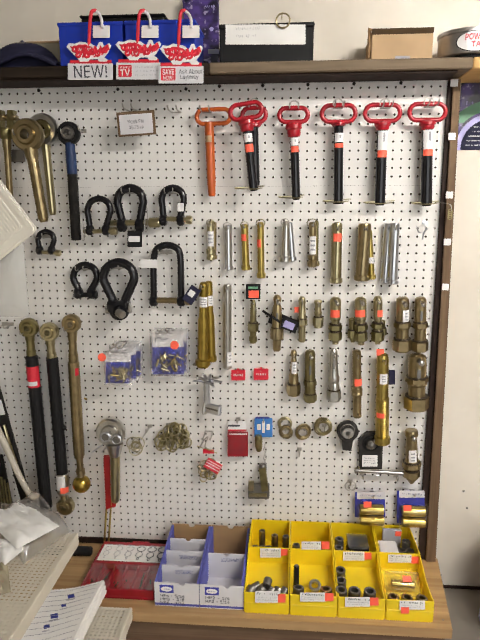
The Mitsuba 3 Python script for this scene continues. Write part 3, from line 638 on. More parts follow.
k = tip('small nosed coupling with white label, leftmost of the lower coupling row', (293.8, 350), (293.6, 395), 3.3, 'm_bronze', [(384, 394, 6.6)], [(0, 2), (.05, 3), (.12, 3), (.16, 2.2), (.22, 3), (.50, 3.6), (.53, 4.6), (.72, 5), (.76, 6), (1, 6)], lab=(361, 373, 3.6, -.6, .9))
k = tip('mottled olive coupling with a round shoulder, second in the lower coupling row', (310, 350), (310.2, 401.5), 5.2, 'm_olive', [(380.5, 385, 6.2), (394, 401, 6.3)], [(0, 3), (.03, 4.8), (.08, 5.2), (.55, 5.2), (.58, 6), (.68, 6), (.7, 5.4), (1, 5.5)], slot=(364, 374))
k = tip('bare silver coupling with a stepped foot in the lower coupling row', (333.3, 348.5), (334, 400.5), 4.6, 'm_nickel', [(390, 400, 6.8)], [(0, 2.4), (.04, 3.8), (.1, 4.2), (.3, 4.4), (.50, 5), (.53, 5.8), (.62, 5.8), (.65, 5), (.78, 6.2), (1, 6.2)], slot=(358, 368))
k = thing('drawbar_pin', 'straight bronze pin with a middle collar, red sticker and a hole at each end', 'pin'); A, B = (356.6, 350), (357.2, 417.5); d = .024
q = lpx(A, B, [(0, 2.6), (.02, 4.3), (.54, 4.4), (.56, 5.6), (.60, 5.6), (.61, 4.7), (.63, 5.5), (.66, 5.5), (.68, 4.4), (.98, 4.3), (1, 3.2)], d, 22)
q = boolean_hole(q, at(357.1, 413, d), .0042); q = boolean_hole(q, at(356.7, 354, d), .0036)
part(k, 'shaft', q, 'm_bronze', smooth=30); sticker(k, A, B, d, 377.5, 384.5, 4.9, -.6, 1.2)
k = thing('drawbar_pin', 'longest gold stepped pin with threaded lower half, white label and two red stickers', 'pin'); A, B = (382.8, 353), (382, 443.5); d = .036
thr = []
for i in range(19):
    t = .52+i*.0205; thr += [(t, 6.4), (t+.010, 6.9)]
pin_part(k, A, B, [(0, 3), (.02, 5.4), (.06, 6.0), (.48, 6.0), (.485, 6.8), (.505, 6.8)]+thr+[(.915, 6.4), (.92, 8.2), (.985, 8.2), (1, 7)], d, 'm_brass_gold', (.07, 1.6), seg=24)
plabel(k, A, B, d, 372, 382, 6.1, -.6, .7); sticker(k, A, B, d, 410.5, 415.5, 7.0, -1.1, .2)
part(k, 'sticker', rect(376.5, 349, 384, 355.5, .045, .0006, .001), 'm_sticker', 'neon red price sticker'); part(k, 'tag', rect(388.5, 370, 395, 384.5, .03, .0012), 'm_navy', 'dark hanging tag')
k = tip('biggest brown coupling of the lower row with a wide hexagonal foot beside the post', (417.6, 354), (416.2, 409.5), 9, 'm_bronze', [(377, 382, 11), (396, 408.5, 12)], [(0, 5), (.03, 8), (.1, 9), (.40, 9.2), (.43, 10), (.53, 10), (.56, 8.6), (.74, 8.8), (1, 9)], d=.04, slot=(367, 377))
k = tip('brown coupling with white label, alone above the right hand blue pack', (411.4, 430), (411.6, 483), 6.2, 'm_bronze', [(462, 467, 9), (470, 477, 8)], [(0, 6), (.04, 6.6), (.10, 6.6), (.12, 5.2), (.3, 6), (.56, 6.2), (.6, 8.6), (.70, 8.8), (.73, 6.4), (.9, 6), (1, 2)], d=.034, lab=(448, 461.5, 6.3, -.6, .7))
s = mpp(417, 467, .03); part(k, 'snap_ring', torus(at(417.5, 464, .04), 3.6*s, .0014, X_, Z_, 16, 6), 'm_olive')
for px, py, what in ((204, 286, 'the large stepped gold pin'), (227.5, 288, 'the long grey steel pin'), (277, 300, 'the brass ball pin with the folded tag'), (302.3, 301, 'the slim dull coupling'), (318, 303, 'the shortest coupling'), (335.5, 301, 'the domed coupling with red sticker'),
                     (360.5, 301, 'the domed coupling with the wide sticker'), (378, 300, 'the slim domed coupling'), (403, 302, 'the thick labelled coupling'), (420.5, 302, 'the rightmost thick coupling'), (293.8, 354, 'the small nosed coupling'), (310, 354, 'the mottled olive coupling'),
                     (333.3, 353, 'the bare silver coupling'), (356.6, 354, 'the straight bronze pin'), (382.8, 359, 'the longest gold pin'), (417.5, 360, 'the biggest brown coupling'), (411.5, 434, 'the coupling above the right blue pack')):
    peg_hook(px, py, .062, 'wire peg hook carrying '+what, r=.0014)

# ------------------------------------------------------------ eye bolts and yoke at the upper left
def eye(k, cx, cy, d, R, thick, m, hole=.42, ballm=None, name='eye', ballr=None, yaw=0.):
    """a flat forged eye with a ball bushing in it, facing the room"""
    s = mpp(cx, cy, d); c = at(cx, cy, d); n = np.array([math.sin(yaw), -math.cos(yaw), 0])
    prof = [(R*.62, -.5), (R*.9, -.5), (R, -.25), (R, .25), (R*.9, .5), (R*.62, .5)]
    u = np.array([math.cos(yaw), math.sin(yaw), 0]); a = np.arange(28)*2*PI/28
    V = np.array([[c+(np.cos(t)*u+np.sin(t)*Z_)*r*s+n*h*thick for r, h in prof] for t in a]).reshape(-1, 3); q = len(prof); Fc = []
    for i in range(28):
        for j in range(q):
            p0, p1, p2, p3 = i*q+j, i*q+(j+1) % q, ((i+1) % 28)*q+(j+1) % q, ((i+1) % 28)*q+j
            Fc += [(p0, p1, p2), (p0, p2, p3)]
    me = trimesh.Trimesh(V, np.array(Fc), process=False); me.fix_normals()
    part(k, name, me, m, smooth=30)
    br = R*.66*s; ro = R*hole*s*.72
    ball = lathe(c-n*thick*.75, c+n*thick*.75, [(0, ro), (.001, br*.78), (.2, br*.95), (.5, br*1.0), (.8, br*.95), (.999, br*.78), (1, ro)], 24)
    ball = boolean_hole(ball, c, ro, axis=n, L=.06)
    part(k, 'ball_bushing', ball, ballm or m, smooth=30)
g = thing('ball_end', 'large brass weld-on eye end with a thick shank, in front of a silver one', 'eye bolt'); d = .085
eye(g, 28, 135, d, 15.5, .034, 'm_bronze', .44)
part(g, 'shank', lpx((30.5, 148), (44, 222), [(0, 6.5), (.12, 6), (.16, 5.1), (.95, 5), (1, 3.5)], d), 'm_bronze')
g = thing('ball_end', 'silver and green eye end half hidden behind the large brass one', 'eye bolt'); d = .028
eye(g, 43, 130, d, 15.5, .03, 'm_nickel', .4, 'm_olive')
part(g, 'shank', lpx((45.5, 143), (53, 215), [(0, 5), (.1, 4), (.95, 3.6), (1, 2.6)], d), 'm_olive_light')
g = thing('eye_bolt', 'long eye bolt with blue painted neck and black threaded shank', 'eye bolt'); d = .035
eye(g, 69, 133.5, d, 11.2, .024, 'm_black', .44, 'm_steel')
part(g, 'neck', lpx((69.8, 143), (72.3, 174), [(0, 4.6), (.2, 4.6), (.4, 5.1), (1, 4.9)], d), 'm_blue_paint', 'blue painted neck')
A, B = (72.3, 174), (76.3, 240); thr = [(0, 4.9)]
for i in range(40): thr += [(.02+i*.024, 4.9), (.032+i*.024, 4.65)]
part(g, 'threaded_shank', lpx(A, B, thr+[(1, 4.6)], d, 16), 'm_black_matte')
g = thing('clevis_yoke', 'brass forked yoke on a slim rod at the left edge above the white ribbed panel', 'yoke'); d = .04; s = mpp(6, 125, d)
part(g, 'rod', lpx((6.5, 138), (10.5, 205), [(0, 4.4), (.12, 4.2), (.2, 3.2), (1, 3)], d), 'm_bronze')
part(g, 'fork_base', lpx((6, 128), (6.5, 140), [(0, 6.5), (.3, 7.5), (.8, 6.2), (1, 4)], d), 'm_olive')
for x in (0.5, 12):
    P = plate(ppoly([(x-2.6, 111), (x+2.6, 111), (x+3, 130), (x-3, 130)], d).buffer(.001), d-.012, .026)
    part(g, 'fork_arm', P, 'm_olive'); c = at(x, 117, d+.016); part(g, 'pin_boss', cyl(c+[0, .03, 0], c-[0, .003, 0], 3*s, 14), 'm_bronze')
part(g, 'cross_pin', lpx((-4, 117), (15.5, 117.5), [(0, 2.6), (1, 2.6)], d), 'm_bronze')
peg_hook(29.5, 137, .115, 'wire peg hook through the large brass eye end', r=.002)
peg_hook(70.5, 135.5, .08, 'wire peg hook through the blue necked eye bolt', r=.002)
peg_hook(84, 131, .05, 'short empty peg hook right of the blue necked eye bolt', r=.002)
peg_hook(8, 122, .08, 'wire peg hook behind the brass yoke', r=.002)
g = thing('steel_bracket', 'dark steel bar end showing between the yoke rod and the large brass eye end', 'bracket')
part(g, 'bar', rect(13, 150, 25, 162, .006, .012), 'm_steel'); part(g, 'lip', rect(13, 159, 25, 162, .018, .008), 'm_steel')

# ------------------------------------------------------------ top links at the left
def top_link(label, e0, neck, body, rb, bm, d, em, ebot=None, lab=None):
    k = thing('top_link', label, 'top link')
    eye(k, *e0, d, 9.3, .026, em, .42)
    part(k, 'threaded_neck', lpx((e0[0]+(neck[0]-e0[0])*.3, e0[1]+8), neck, [(0, 4.8), (.25, 4.2), (.3, 3.9), (.7, 3.9), (.72, 4.6), (1, 4.6)], d), em)
    part(k, 'tube_body', lpx(body[0], body[1], [(0, rb*.75), (.01, rb), (.99, rb), (1, rb*.75)], d, 18), bm)
    return k
d = .035
k = top_link('black top link with a red label near its upper end, leftmost of three', (29, 327.5), (31.5, 356), ((31.5, 355), (46.5, 508)), 5.8, 'm_black', d, 'm_olive')
A, B = (31.5, 355), (46.5, 508); ppa = lambda y0, y1, r, m, n, l, a0=-1.5, a1=1.5: part(k, n, ppatch(A, B, d, y0, y1, r, a0, a1), m, l)
ppa(365, 385, 5.85, 'm_red_card', 'label', 'red wrap label'); ppa(379, 383, 6.0, 'm_label_white', 'printed_band', None, -.9, .9)
k2 = k; c = at(40.5, 433, d); s = mpp(40, 433, d); part(k, 'grease_nipple', cyl(c+[2*s, -4.5*s, 0], c+[4*s, -8*s, 0], .004, 10), 'm_black')
k = top_link('black top link with a white label and a lower eye, middle of three', (49.3, 331.8), (52, 358), ((52, 357), (62.3, 474)), 5.5, 'm_black', d, 'm_olive_light')
A, B = (52, 357), (62.3, 474); part(k, 'handle_lug', lpx((58, 427), (66, 428), [(0, 3), (.8, 2.6), (1, 1.5)], d), 'm_black')
part(k, 'lower_sleeve', lpx((62.2, 473), (63.8, 494), [(0, 5.4), (.05, 6.2), (.9, 6.2), (1, 5)], d), 'm_nickel', 'bare steel lower sleeve')
part(k, 'price_label', ppatch((62.2, 473), (63.8, 494), d, 474, 488, 6.3, -.9, .7), 'm_label_white', 'white price label'); part(k, 'sticker', ppatch((62.2, 473), (63.8, 494), d, 485, 490.5, 6.5, -.1, 1.2), 'm_sticker', 'neon red price sticker')
eye(k, 65.8, 506, d, 8.6, .026, 'm_olive_light', .42, name='lower_eye'); part(k, 'lower_neck', lpx((63.8, 492), (65, 500), [(0, 3.6), (1, 4)], d), 'm_olive_light')
k = top_link('gold top link with a round brass ball at the bottom, right of three', (71.5, 323.5), (73.6, 363), ((73.4, 361), (79.3, 456)), 5.4, 'm_bronze', d, 'm_bronze')
part(k, 'lower_neck', lpx((79.2, 455), (81.3, 480), [(0, 4.2), (.12, 4.2), (.14, 3.2), (.55, 3.2), (.57, 4.3), (.75, 4.3), (.77, 3.2), (1, 4)], d), 'm_bronze')
s = mpp(81.6, 484, d); part(k, 'lower_ball', trimesh.creation.icosphere(3, 8.6*s).apply_translation(at(81.6, 484, d)), 'm_brass_deep', 'round brass ball', smooth=True)
c = at(82, 398, d); part(k, 'grease_nipple', cyl(c+[.01, -.004, 0], c+[.02, -.012, 0], .003, 10), 'm_brass_deep')
part(k, 'red_mark', ppatch((73.4, 361), (79.3, 456), d, 367, 374, 5.5, .5, 1.2), 'm_red_card', 'small red sticker')
for px, py, what in ((29.5, 329, 'the red labelled black top link'), (50, 333.5, 'the middle black top link'), (72, 325.5, 'the gold top link')): peg_hook(px, py, .075, 'wire peg hook through the eye of '+what, r=.002)
peg_hook(8, 324, .06, 'empty wire peg hook at the left edge, left of the top links', r=.002, double=True)

# leaning bars at the left edge
g = thing('lift_arm', 'black flat bar with a white label leaning at the left edge', 'bar'); d = .07; s = mpp(10, 450, d)
A, B = at(-6, 385, d), at(27, 503, d); u_, v_, w_, L_ = frame(A, B)
part(g, 'bar', obox((A+B)/2, u_, v_, w_, 10*s, .012, L_, .002), 'm_black_matte'); part(g, 'label', obox(A+w_*L_*.18+v_*.0065, u_, v_, w_, 8*s, .001, 15*s, .0003), 'm_label_white', 'white label')
g = thing('lift_arm', 'second black bar lower at the left edge behind the white bag', 'bar'); A, B = at(-4, 455, .04), at(15, 548, .04); u_, v_, w_, L_ = frame(A, B)
part(g, 'bar', obox((A+B)/2, u_, v_, w_, 13*s, .014, L_, .003), 'm_black_matte'); part(g, 'end_ring', torus(A+w_*.03+v_*.009, .012, .003, u_, w_, 16, 6), 'm_steel')
g = thing('stick_handle', 'pale tan hooked strap bar leaning across the black bars', 'bar'); P = spline([at(-6, 422, .11), at(6, 447, .115), at(18, 473, .115), at(28, 492, .11), at(34, 498, .10), at(38, 493, .085)], 6)
part(g, 'strap', tube(P, np.linspace(.0115, .008, len(P)), 10), 'm_cream', smooth=True)
part(g, 'side_rod', tube(spline([at(4, 425, .09), at(10, 445, .095), at(22, 480, .09), at(28, 497, .085)], 4), .005, 8), 'm_olive_light')
g = thing('pin_bundle', 'bundle of thin olive rods at the left edge above the white bag', 'rods')
for i in range(4): part(g, 'rod', tube([at(-2+i*3.2, 474+i*3, .10), at(4+i*3.2, 520, .10)], .004, 8), 'm_olive')

# ------------------------------------------------------------ eye bolt with red strap, spring clips, rings
g = thing('ball_joint', 'silver ball joint end with a brass shank over a red bag of two long rods', 'ball joint'); d = .066
eye(g, 111, 432, d-.01, 14.5, .03, 'm_nickel', .40)
s = mpp(112, 435, d)
for x, y in ((105.5, 437), (116.5, 439.5)):
    c = at(x, y, d+.016); part(g, 'bushing', torus(c, 4.2*s, .0045, X_, Z_, 20, 8), 'm_zinc', 'bright small ring'); part(g, 'bushing_core', cyl(c+[0, .01, 0], c+[0, -.006, 0], 3.4*s, 14, .02), 'm_steel')
part(g, 'neck', lpx((114.5, 443), (115, 456), [(0, 8.5), (.5, 7), (1, 5)], d), 'm_nickel'); part(g, 'shank', lpx((115, 453), (115.5, 502), [(0, 4.8), (.9, 4.5), (1, 3)], d), 'm_olive_light', 'olive threaded shank')
g = thing('rod_pack', 'narrow red pack with two long brass rods reaching below it', 'rod pack')
part(g, 'red_strip', plate(ppoly([(104.5, 455), (110.5, 455), (112, 506), (107, 508)], .02), .02, .012), 'm_red_tag'); part(g, 'red_strip', rect(106.5, 500, 116, 506, .018, .01), 'm_red_tag')
for x0, x1 in ((108.3, 104.3), (112.8, 108.6)): part(g, 'brass_rod', tube([at(x0+.3, 470, .026), at(x1, 543, .026)], .0033, 8), 'm_brass_gold', 'thin brass rod')
k = thing('peg_hook', 'long double prong hook carrying the silver ball joint', 'hook')
for x in (102, 107): part(k, 'prong', tube([at(x+6, 440, .0), at(x+3, 443, .05), at(x-10+(x > 105)*5, 452, .13)], .0022, 8), 'm_zinc')
def ring_thing(name, label, cat, c, R, r, ux, uz, m, group=None, **kw):
    return single(name, torus(c, R, r, ux, uz, **kw), m, label, cat, group, smooth=True)
def tiltframe(g):
    a, b = g.uniform(0, 2*PI), g.uniform(-.7, .7)
    n = np.array([math.sin(b)*math.cos(a), -math.cos(b), math.sin(b)*math.sin(a)])
    ux = np.cross(n, [.3, .2, 1.]); ux /= np.linalg.norm(ux); return ux, np.cross(ux, n)
g = np.random.default_rng(5); s = mpp(136, 446, .02)
for i in range(6):
    ux, uz = tiltframe(g); c = at(136+g.uniform(-3, 3), 446+g.uniform(-3, 3), .014+.006*i)
    ring_thing('split_ring', 'thin brass ring in the small bunch right of the silver ball joint', 'ring', c, g.uniform(4.5, 6.5)*s, .0017, ux, uz, 'm_olive_light', 'rings in the small bunch', seg=20, sec=6)
peg_hook(150, 426, .06, 'short peg hook above the small bunch of thin rings', r=.0022)
pk = [q for q in labels if q.startswith('peg_hook')][-1]
part(pk, 'wire_arm', tube(spline([at(150, 426, .004), at(147, 431, .02), at(141, 440, .03)], 4), .0017, 6), 'm_wire')
for i in range(22):
    ux, uz = tiltframe(g); a = i/22
    x, y = 163+a*24+g.uniform(-5, 5), 437+g.uniform(-11, 11)*(1-.3*a)
    c = at(x, y, .014+.03*g.random()); R = g.uniform(4.2, 6.4)*s
    k = thing('lynch_pin', 'brass snap ring lynch pin in the large tangled bunch', 'lynch pin', 'lynch pins in the tangled bunch')
    part(k, 'ring', torus(c, R, .0026, ux, uz, 20, 6), 'm_olive_light', smooth=True); part(k, 'pin', cyl(c+uz*R*.9, c-uz*R*.95, .0036, 8), 'm_olive')
peg_hook(172, 425, .06, 'peg hook carrying the large tangled bunch of lynch pins', r=.002, double=True)
# red and clear bag of lynch pins
hook_pair(209.5, 431, 'long double peg hook carrying the clear bag of wire pins with red tag', .09)
pk = [q for q in labels if q.startswith('peg_hook')][-1]
part(pk, 'hanging_wire', tube(spline([at(199, 449, .05), at(204, 440, .06), at(208, 437, .075), at(205, 447, .07), at(214, 450, .06)], 4), .0017, 6), 'm_wire')
g2 = thing('wire_pin_bag', 'clear bag of brass wire pins with a slanted red printed card', 'bag'); d = .03; s = mpp(208, 470, d)
R3 = np.array([math.cos(-.5), 0, math.sin(-.5)]); U3 = np.array([-math.sin(-.5), 0, math.cos(-.5)])
part(g2, 'film', pillow(at(209, 468, d+.008), R3, U3, 30*s, 29*s, .05, 12, 9, .08, 3), 'm_film', 'clear plastic film')
part(g2, 'card', obox(at(213, 466, d+.018), R3, Y_, U3, 16*s, .001, 11*s, .0003), 'm_red_card', 'red printed card')
for t in (-2.5, .5, 3): part(g2, 'printed_stripe', obox(at(213, 466, d+.0188)+U3*t*s, R3, Y_, U3, 15*s, .0005, .7*s, .0001), 'm_label_white')
g = np.random.default_rng(21)
for i in range(18):
    c = at(206+g.uniform(-8, 8), 472+g.uniform(-8, 8), d+g.uniform(-.004, .012)); ux, uz = tiltframe(g)
    part(g2, 'wire_pin', torus(c, g.uniform(3, 6)*s, .002, ux, uz, 14, 5), ('m_olive', 'm_bronze', 'm_brass_gold')[i % 3])
part(g2, 'red_tag', rect(203, 449, 214, 453.5, .055, .001), 'm_red_card', 'small red header')
part(g2, 'tie_wire', tube(spline([at(197, 446, .06), at(206, 449, .058), at(217, 453, .055)], 3), .0014, 6), 'm_brass_gold')

# zinc bracket
g = thing('hanger_bracket', 'shiny zinc bent bracket with finned top below the large gold pins', 'bracket'); d = .03; s = mpp(208, 395, d)
part(g, 'web', lpx((206.5, 380), (207, 409), [(0, 2.6), (.1, 3.3), (.8, 3.5), (1, 3.0)], d, 14), 'm_zinc')
A, B = at(205, 407, d), at(220.5, 411, d+.03); w_ = (B-A)/np.linalg.norm(B-A); n_ = np.cross(w_, [.35, 0, .94]); n_ /= np.linalg.norm(n_); t_ = np.cross(n_, w_)
part(g, 'foot', obox((A+B)/2, w_, n_, t_, np.linalg.norm(B-A), .014, 10*s, .003), 'm_zinc'); part(g, 'foot_groove', obox((A+B)/2-n_*.0072*np.sign(n_[1]), w_, n_, t_, np.linalg.norm(B-A)*.8, .001, 1.6*s, .0003), 'm_steel', 'dark groove')
part(g, 'foot_lip', obox(A+[0, -.004, -.002], w_, n_, t_, .010, .020, 13*s, .003), 'm_nickel')
for x1, y1, dd in ((192.5, 381.5, .01), (196, 377.5, .03), (203.5, 374, .04), (211.5, 374.5, .045), (219, 377.5, .03), (222.5, 382.5, .02), (214, 387, .04)):
    P = spline([at(206.8, 382, d), at((206.8+x1)/2, (382+y1)/2-1.2, d+dd*.6), at(x1, y1, d+dd)], 4); part(g, 'fin', tube(P, np.linspace(2.2*s, 1.0*s, len(P)), 8), 'm_zinc', smooth=True)
peg_hook(206, 383, .04, 'peg hook holding the shiny zinc bracket')
# red cards
for x0, y0, x1, y1, l in ((231.3, 369.8, 245.2, 380.2, 'small red printed tag, left of the two'), (253.8, 368.6, 268.4, 379.8, 'small red printed tag, right of the two')):
    g = thing('red_tag', l, 'tag'); part(g, 'card', rect(x0, y0, x1, y1, .012, .0015), 'm_red_card'); s = mpp(x0, y0, .012)
    part(g, 'hang_tab', rect((x0+x1)/2-1, y0-1.5, (x0+x1)/2+1, y0+1, .0122, .0008, .0005), 'm_red_card')
    part(g, 'lettering', scrawl(at((x0+x1)/2, (y0+y1)/2, .0137), (x1-x0-4)*s, 5*s, 1, int(x0), fill=.95), 'm_label_white')
    peg_hook((x0+x1)/2, y0+.5, .02, 'tiny peg hook holding the '+('left' if x0 < 240 else 'right')+' small red printed tag', r=.001, tip=.002)
# red and blue packs
def blister(label, x0, y0, x1, y1, d, th, seed):
    k = thing('hardware_pack', label, 'package'); s = mpp(x0, y0, d)
    part(k, 'film', pillow(at((x0+x1)/2, (y0+y1)/2, d+th/2), X_, Z_, (x1-x0)*s, (y1-y0)*s, th, 12, seed, .06), 'm_film', 'clear plastic film')
    return k, s
k, s = blister('clear pack with a red lower half and a white printed header', 227, 417, 251.5, 456.5, .004, .03, 2)
part(k, 'red_block', rect(228, 431.5, 248, 455, .012, .012), 'm_red_plastic', 'red block'); part(k, 'header_card', rect(228, 421, 246, 431, .014, .001), 'm_label_white', 'white printed header'); part(k, 'print_band', rect(228, 424.8, 240, 426.6, .0152, .0004, .0003), 'm_print'); part(k, 'print_band', rect(228, 429.5, 246.5, 431.2, .0152, .0004, .0003), 'm_red_card')
part(k, 'red_band', rect(229, 433.5, 247, 434.6, .0243, .0004, .0003), 'm_label_white')
k, s = blister('clear pack with a blue printed card and an olive plug inside', 253, 416.5, 275, 446, .004, .028, 3)
part(k, 'card', rect(254.5, 418, 272.5, 437, .012, .001), 'm_cyan_card', 'blue printed card'); part(k, 'card_edge', rect(255.5, 416.8, 269.5, 418.6, .0125, .001, .0004), 'm_print_blue')
for a, b, c_, e in ((257, 424, 261, 430), (262, 421, 265, 433), (266.5, 424, 270, 430)): part(k, 'printed_figure', rect(a, b, c_, e, .0132, .0004), 'm_label_white')
part(k, 'plug', lpx((258.5, 435), (259, 451), [(0, 3), (.2, 3.8), (.7, 3.6), (1, 2.4)], .02), 'm_olive', 'olive plug')
for px, py, w in ((238, 419, 'the clear pack with the red block'), (264, 418.5, 'the pack with the blue card')): peg_hook(px, py, .035, 'peg hook carrying '+w)
# chain with latch
g = thing('latch_on_chain', 'grey metal latch block hanging on a short thin chain', 'latch'); d = .02; s = mpp(263, 450, d)
for i in range(6):
    y = 446+i*3.9; ux = X_ if i % 2 else Y_; part(g, 'chain_link', torus(at(264.8+.05*i, y, d), 1.5*s, .0011, ux, Z_, 12, 6, ry=2.5*s), 'm_wire', smooth=True)
part(g, 'upright', plate(ppoly([(259, 467), (265.5, 465.5), (268.5, 488), (262, 490)], d), d-.006, .022), 'm_olive'); part(g, 'cap', lpx((262.5, 464), (262.8, 471), [(0, 2.5), (.3, 4), (1, 4)], d), 'm_steel')
part(g, 'base_block', rect(248.5, 483, 269.5, 496, d-.008, .02), 'm_steel'); part(g, 'base_lug', rect(248.5, 480.5, 254, 490, d+.012, .008), 'm_olive_light'); part(g, 'front_rail', rect(249, 493, 267, 496, d+.012, .006, .001), 'm_olive_light')
# three bunches of rings
for x, y, R, n, l, m in ((284.6, 424.5, 6.6, 2, 'olive lynch ring in the left ring bunch, right of the blue carded pack', 'm_olive_light'), (286, 431.5, 6.4, 3, 'brass ring in the lower part of the left ring bunch', 'm_bronze'), (302.5, 432, 7.2, 4, 'brass snap ring in the middle ring bunch', 'm_bronze'), (323.5, 426.5, 8.4, 5, 'olive ring in the right ring bunch, left of the black bearing eye', 'm_olive_light')):
    s = mpp(x, y, .015); gg = np.random.default_rng(int(x))
    for i in range(n):
        ring_thing('snap_ring', l, 'ring', at(x+gg.uniform(-1, 1), y+gg.uniform(-1, 1), .008+.006*i), R*s*(1-.16*(i % 3)), .0029, np.array([math.cos(.1*i), math.sin(.3*gg.uniform(-1, 1)), 0]), Z_, m, 'rings in one bunch: '+l, seg=24, sec=8)
for px, py, w in ((286, 426, 'the left ring bunch'), (302.5, 428, 'the middle ring bunch'), (324, 425, 'the right ring bunch')): peg_hook(px, py, .05, 'peg hook carrying '+w, double=w.startswith('the middle'))
peg_hook(299.5, 449, .03, 'small bare peg hook below the middle ring bunch', r=.002, drop=.012)
# black bearings
g = thing('bearing_eye', 'black rubber bearing eye with a steel ball and a short stub', 'bearing'); d = .022
part(g, 'stub', plate(ppoly([(341.5, 436), (353.5, 436), (351, 450), (342.5, 449)], d), d-.008, .016), 'm_rubber'); eye(g, 347.5, 431, d, 10.8, .028, 'm_rubber', .3, 'm_nickel')
s = mpp(347, 431, d); part(g, 'ring_trim', torus(at(347.5, 431, d+.016), 6.9*s, .0022, X_, Z_, 24, 8), 'm_steel')
g = thing('bearing_plate', 'black rounded plate with a bearing and a white label, below the longest gold pin', 'bearing'); d = .008; s = mpp(370, 450, d)
pl = ppoly([(358.5, 440), (382.5, 440), (381.5, 467.5), (359.5, 467.5)], d).union(Point(*at(370.5, 443, d)[[0, 2]]).buffer(12.2*s)).buffer(-.002).buffer(.002)
part(g, 'plate', plate(pl, d-.006, .018), 'm_rubber'); part(g, 'bearing_ring', torus(at(371, 443.5, d+.014), 7*s, .004, X_, Z_, 26, 8), 'm_black'); part(g, 'bearing_ball', lathe(at(371, 444, d+.006), at(371, 444, d+.028), [(0, 6*s), (.6, 5.4*s), (.9, 3.6*s), (1, 2.2*s)], 20), 'm_steel', 'steel bearing centre')
part(g, 'price_label', rect(362, 455, 377.5, 466.5, d+.0125, .0006), 'm_label_white', 'white price label'); part(g, 'printing', scrawl(at(369.8, 460.7, d+.0133), 12*s, 7.5*s, 3, 8), 'm_print_grey')
peg_hook(347.5, 431, .05, 'peg hook through the black bearing eye'); peg_hook(372, 437, .05, 'peg hook carrying the black bearing plate')
g = thing('chrome_rod', 'long slim chrome rod held level above the two blue packs', 'rod'); d = .03
part(g, 'rod', lpx((355.5, 470.5), (406, 473.5), [(0, 1.6), (.01, 2.3), (.05, 2.3), (.055, 1.9), (.45, 1.9), (.46, 2.2), (.98, 2.2), (1, 1.5)], d, 14), 'm_chrome'); part(g, 'end_cap', lpx((354.6, 470.3), (358.5, 470.7), [(0, 2.4), (.2, 3), (.9, 3), (1, 2.4)], d, 14), 'm_steel')
for px, py, w in ((362, 473.5, 'left'), (396, 475.5, 'right')): peg_hook(px, py, .04, 'peg hook under the '+w+' end of the chrome rod', r=.0015)
s = mpp(350, 486, .02); g = thing('key_ring', 'plain wire ring with a small tag hook, left of the blue packs', 'ring')
part(g, 'ring', torus(at(350.5, 486, .02), 5.4*s, .0016, X_, Z_, 22, 6), 'm_wire', smooth=True); part(g, 'inner_loop', torus(at(351.5, 487, .024), 3*s, .0013, X_, Z_, 16, 6), 'm_wire', smooth=True)
peg_hook(350, 481, .03, 'peg hook carrying the plain wire ring')
g = single('clear_bag', pillow(at(369, 487, .03), X_, Z_, 36*s, 26*s, .03, 10, 31, .15, 3), 'm_film', 'empty looking clear bag hanging over the left blue pack below the chrome rod', 'bag')
def blue_pack(label, x0, y0, x1, y1, bx0, by0, bx1, by1, sx, sy, seed):
    k = thing('bushing_pack', label, 'package'); d = .02; s = mpp(x0, y0, d)
    part(k, 'card', rect(x0, y0, x1, y1, d, .0015), 'm_blue_card', 'blue backing card'); part(k, 'header', rect(x0+2, y0, x1, y0+7, d+.0017, .0006), 'm_box_white', 'pale printed header')
    part(k, 'lettering', scrawl(at((x0+x1)/2+1, y0+3.6, d+.0024), (x1-x0-8)*s, 3.4*s, 1, seed, thick=.0012, fill=.9), 'm_print_blue')
    cx, cy = (bx0+bx1)/2, (by0+by1)/2; r = (by1-by0)/4
    for j, yy in enumerate((by0+r, by1-r)):
        q = part(k, 'bushing', lpx((bx0, yy), (bx1, yy+.6), [(0, r*.6), (.001, r*.93), (.06, r), (.94, r), (.999, r*.93), (1, r*.6)], d+.022, 20), 'm_brass_gold', 'brass bushing')
    part(k, 'blister', pillow(at(cx, cy, d+.022), X_, Z_, (bx1-bx0+5)*s, (by1-by0+6)*s, .055, 10, seed, .03, 6), 'm_film', 'clear plastic blister')
    part(k, 'sticker', rect(sx, sy, sx+8, sy+6, d+.051, .0006), 'm_sticker', 'neon red price sticker')
    peg_hook((x0+x1)/2+2, y0+.3, .04, 'peg hook carrying the '+('left' if x0 < 380 else 'right')+' blue carded pack')
blue_pack('blue carded pack of brass bushings, left of the two above the yellow bins', 355, 492, 385, 517, 360, 504, 383.5, 525, 363.5, 501.5, 3)
blue_pack('blue carded pack of brass bushings, right of the two beside the post', 397, 490.5, 424.5, 523, 402, 505.5, 425, 527, 403.5, 505, 4)

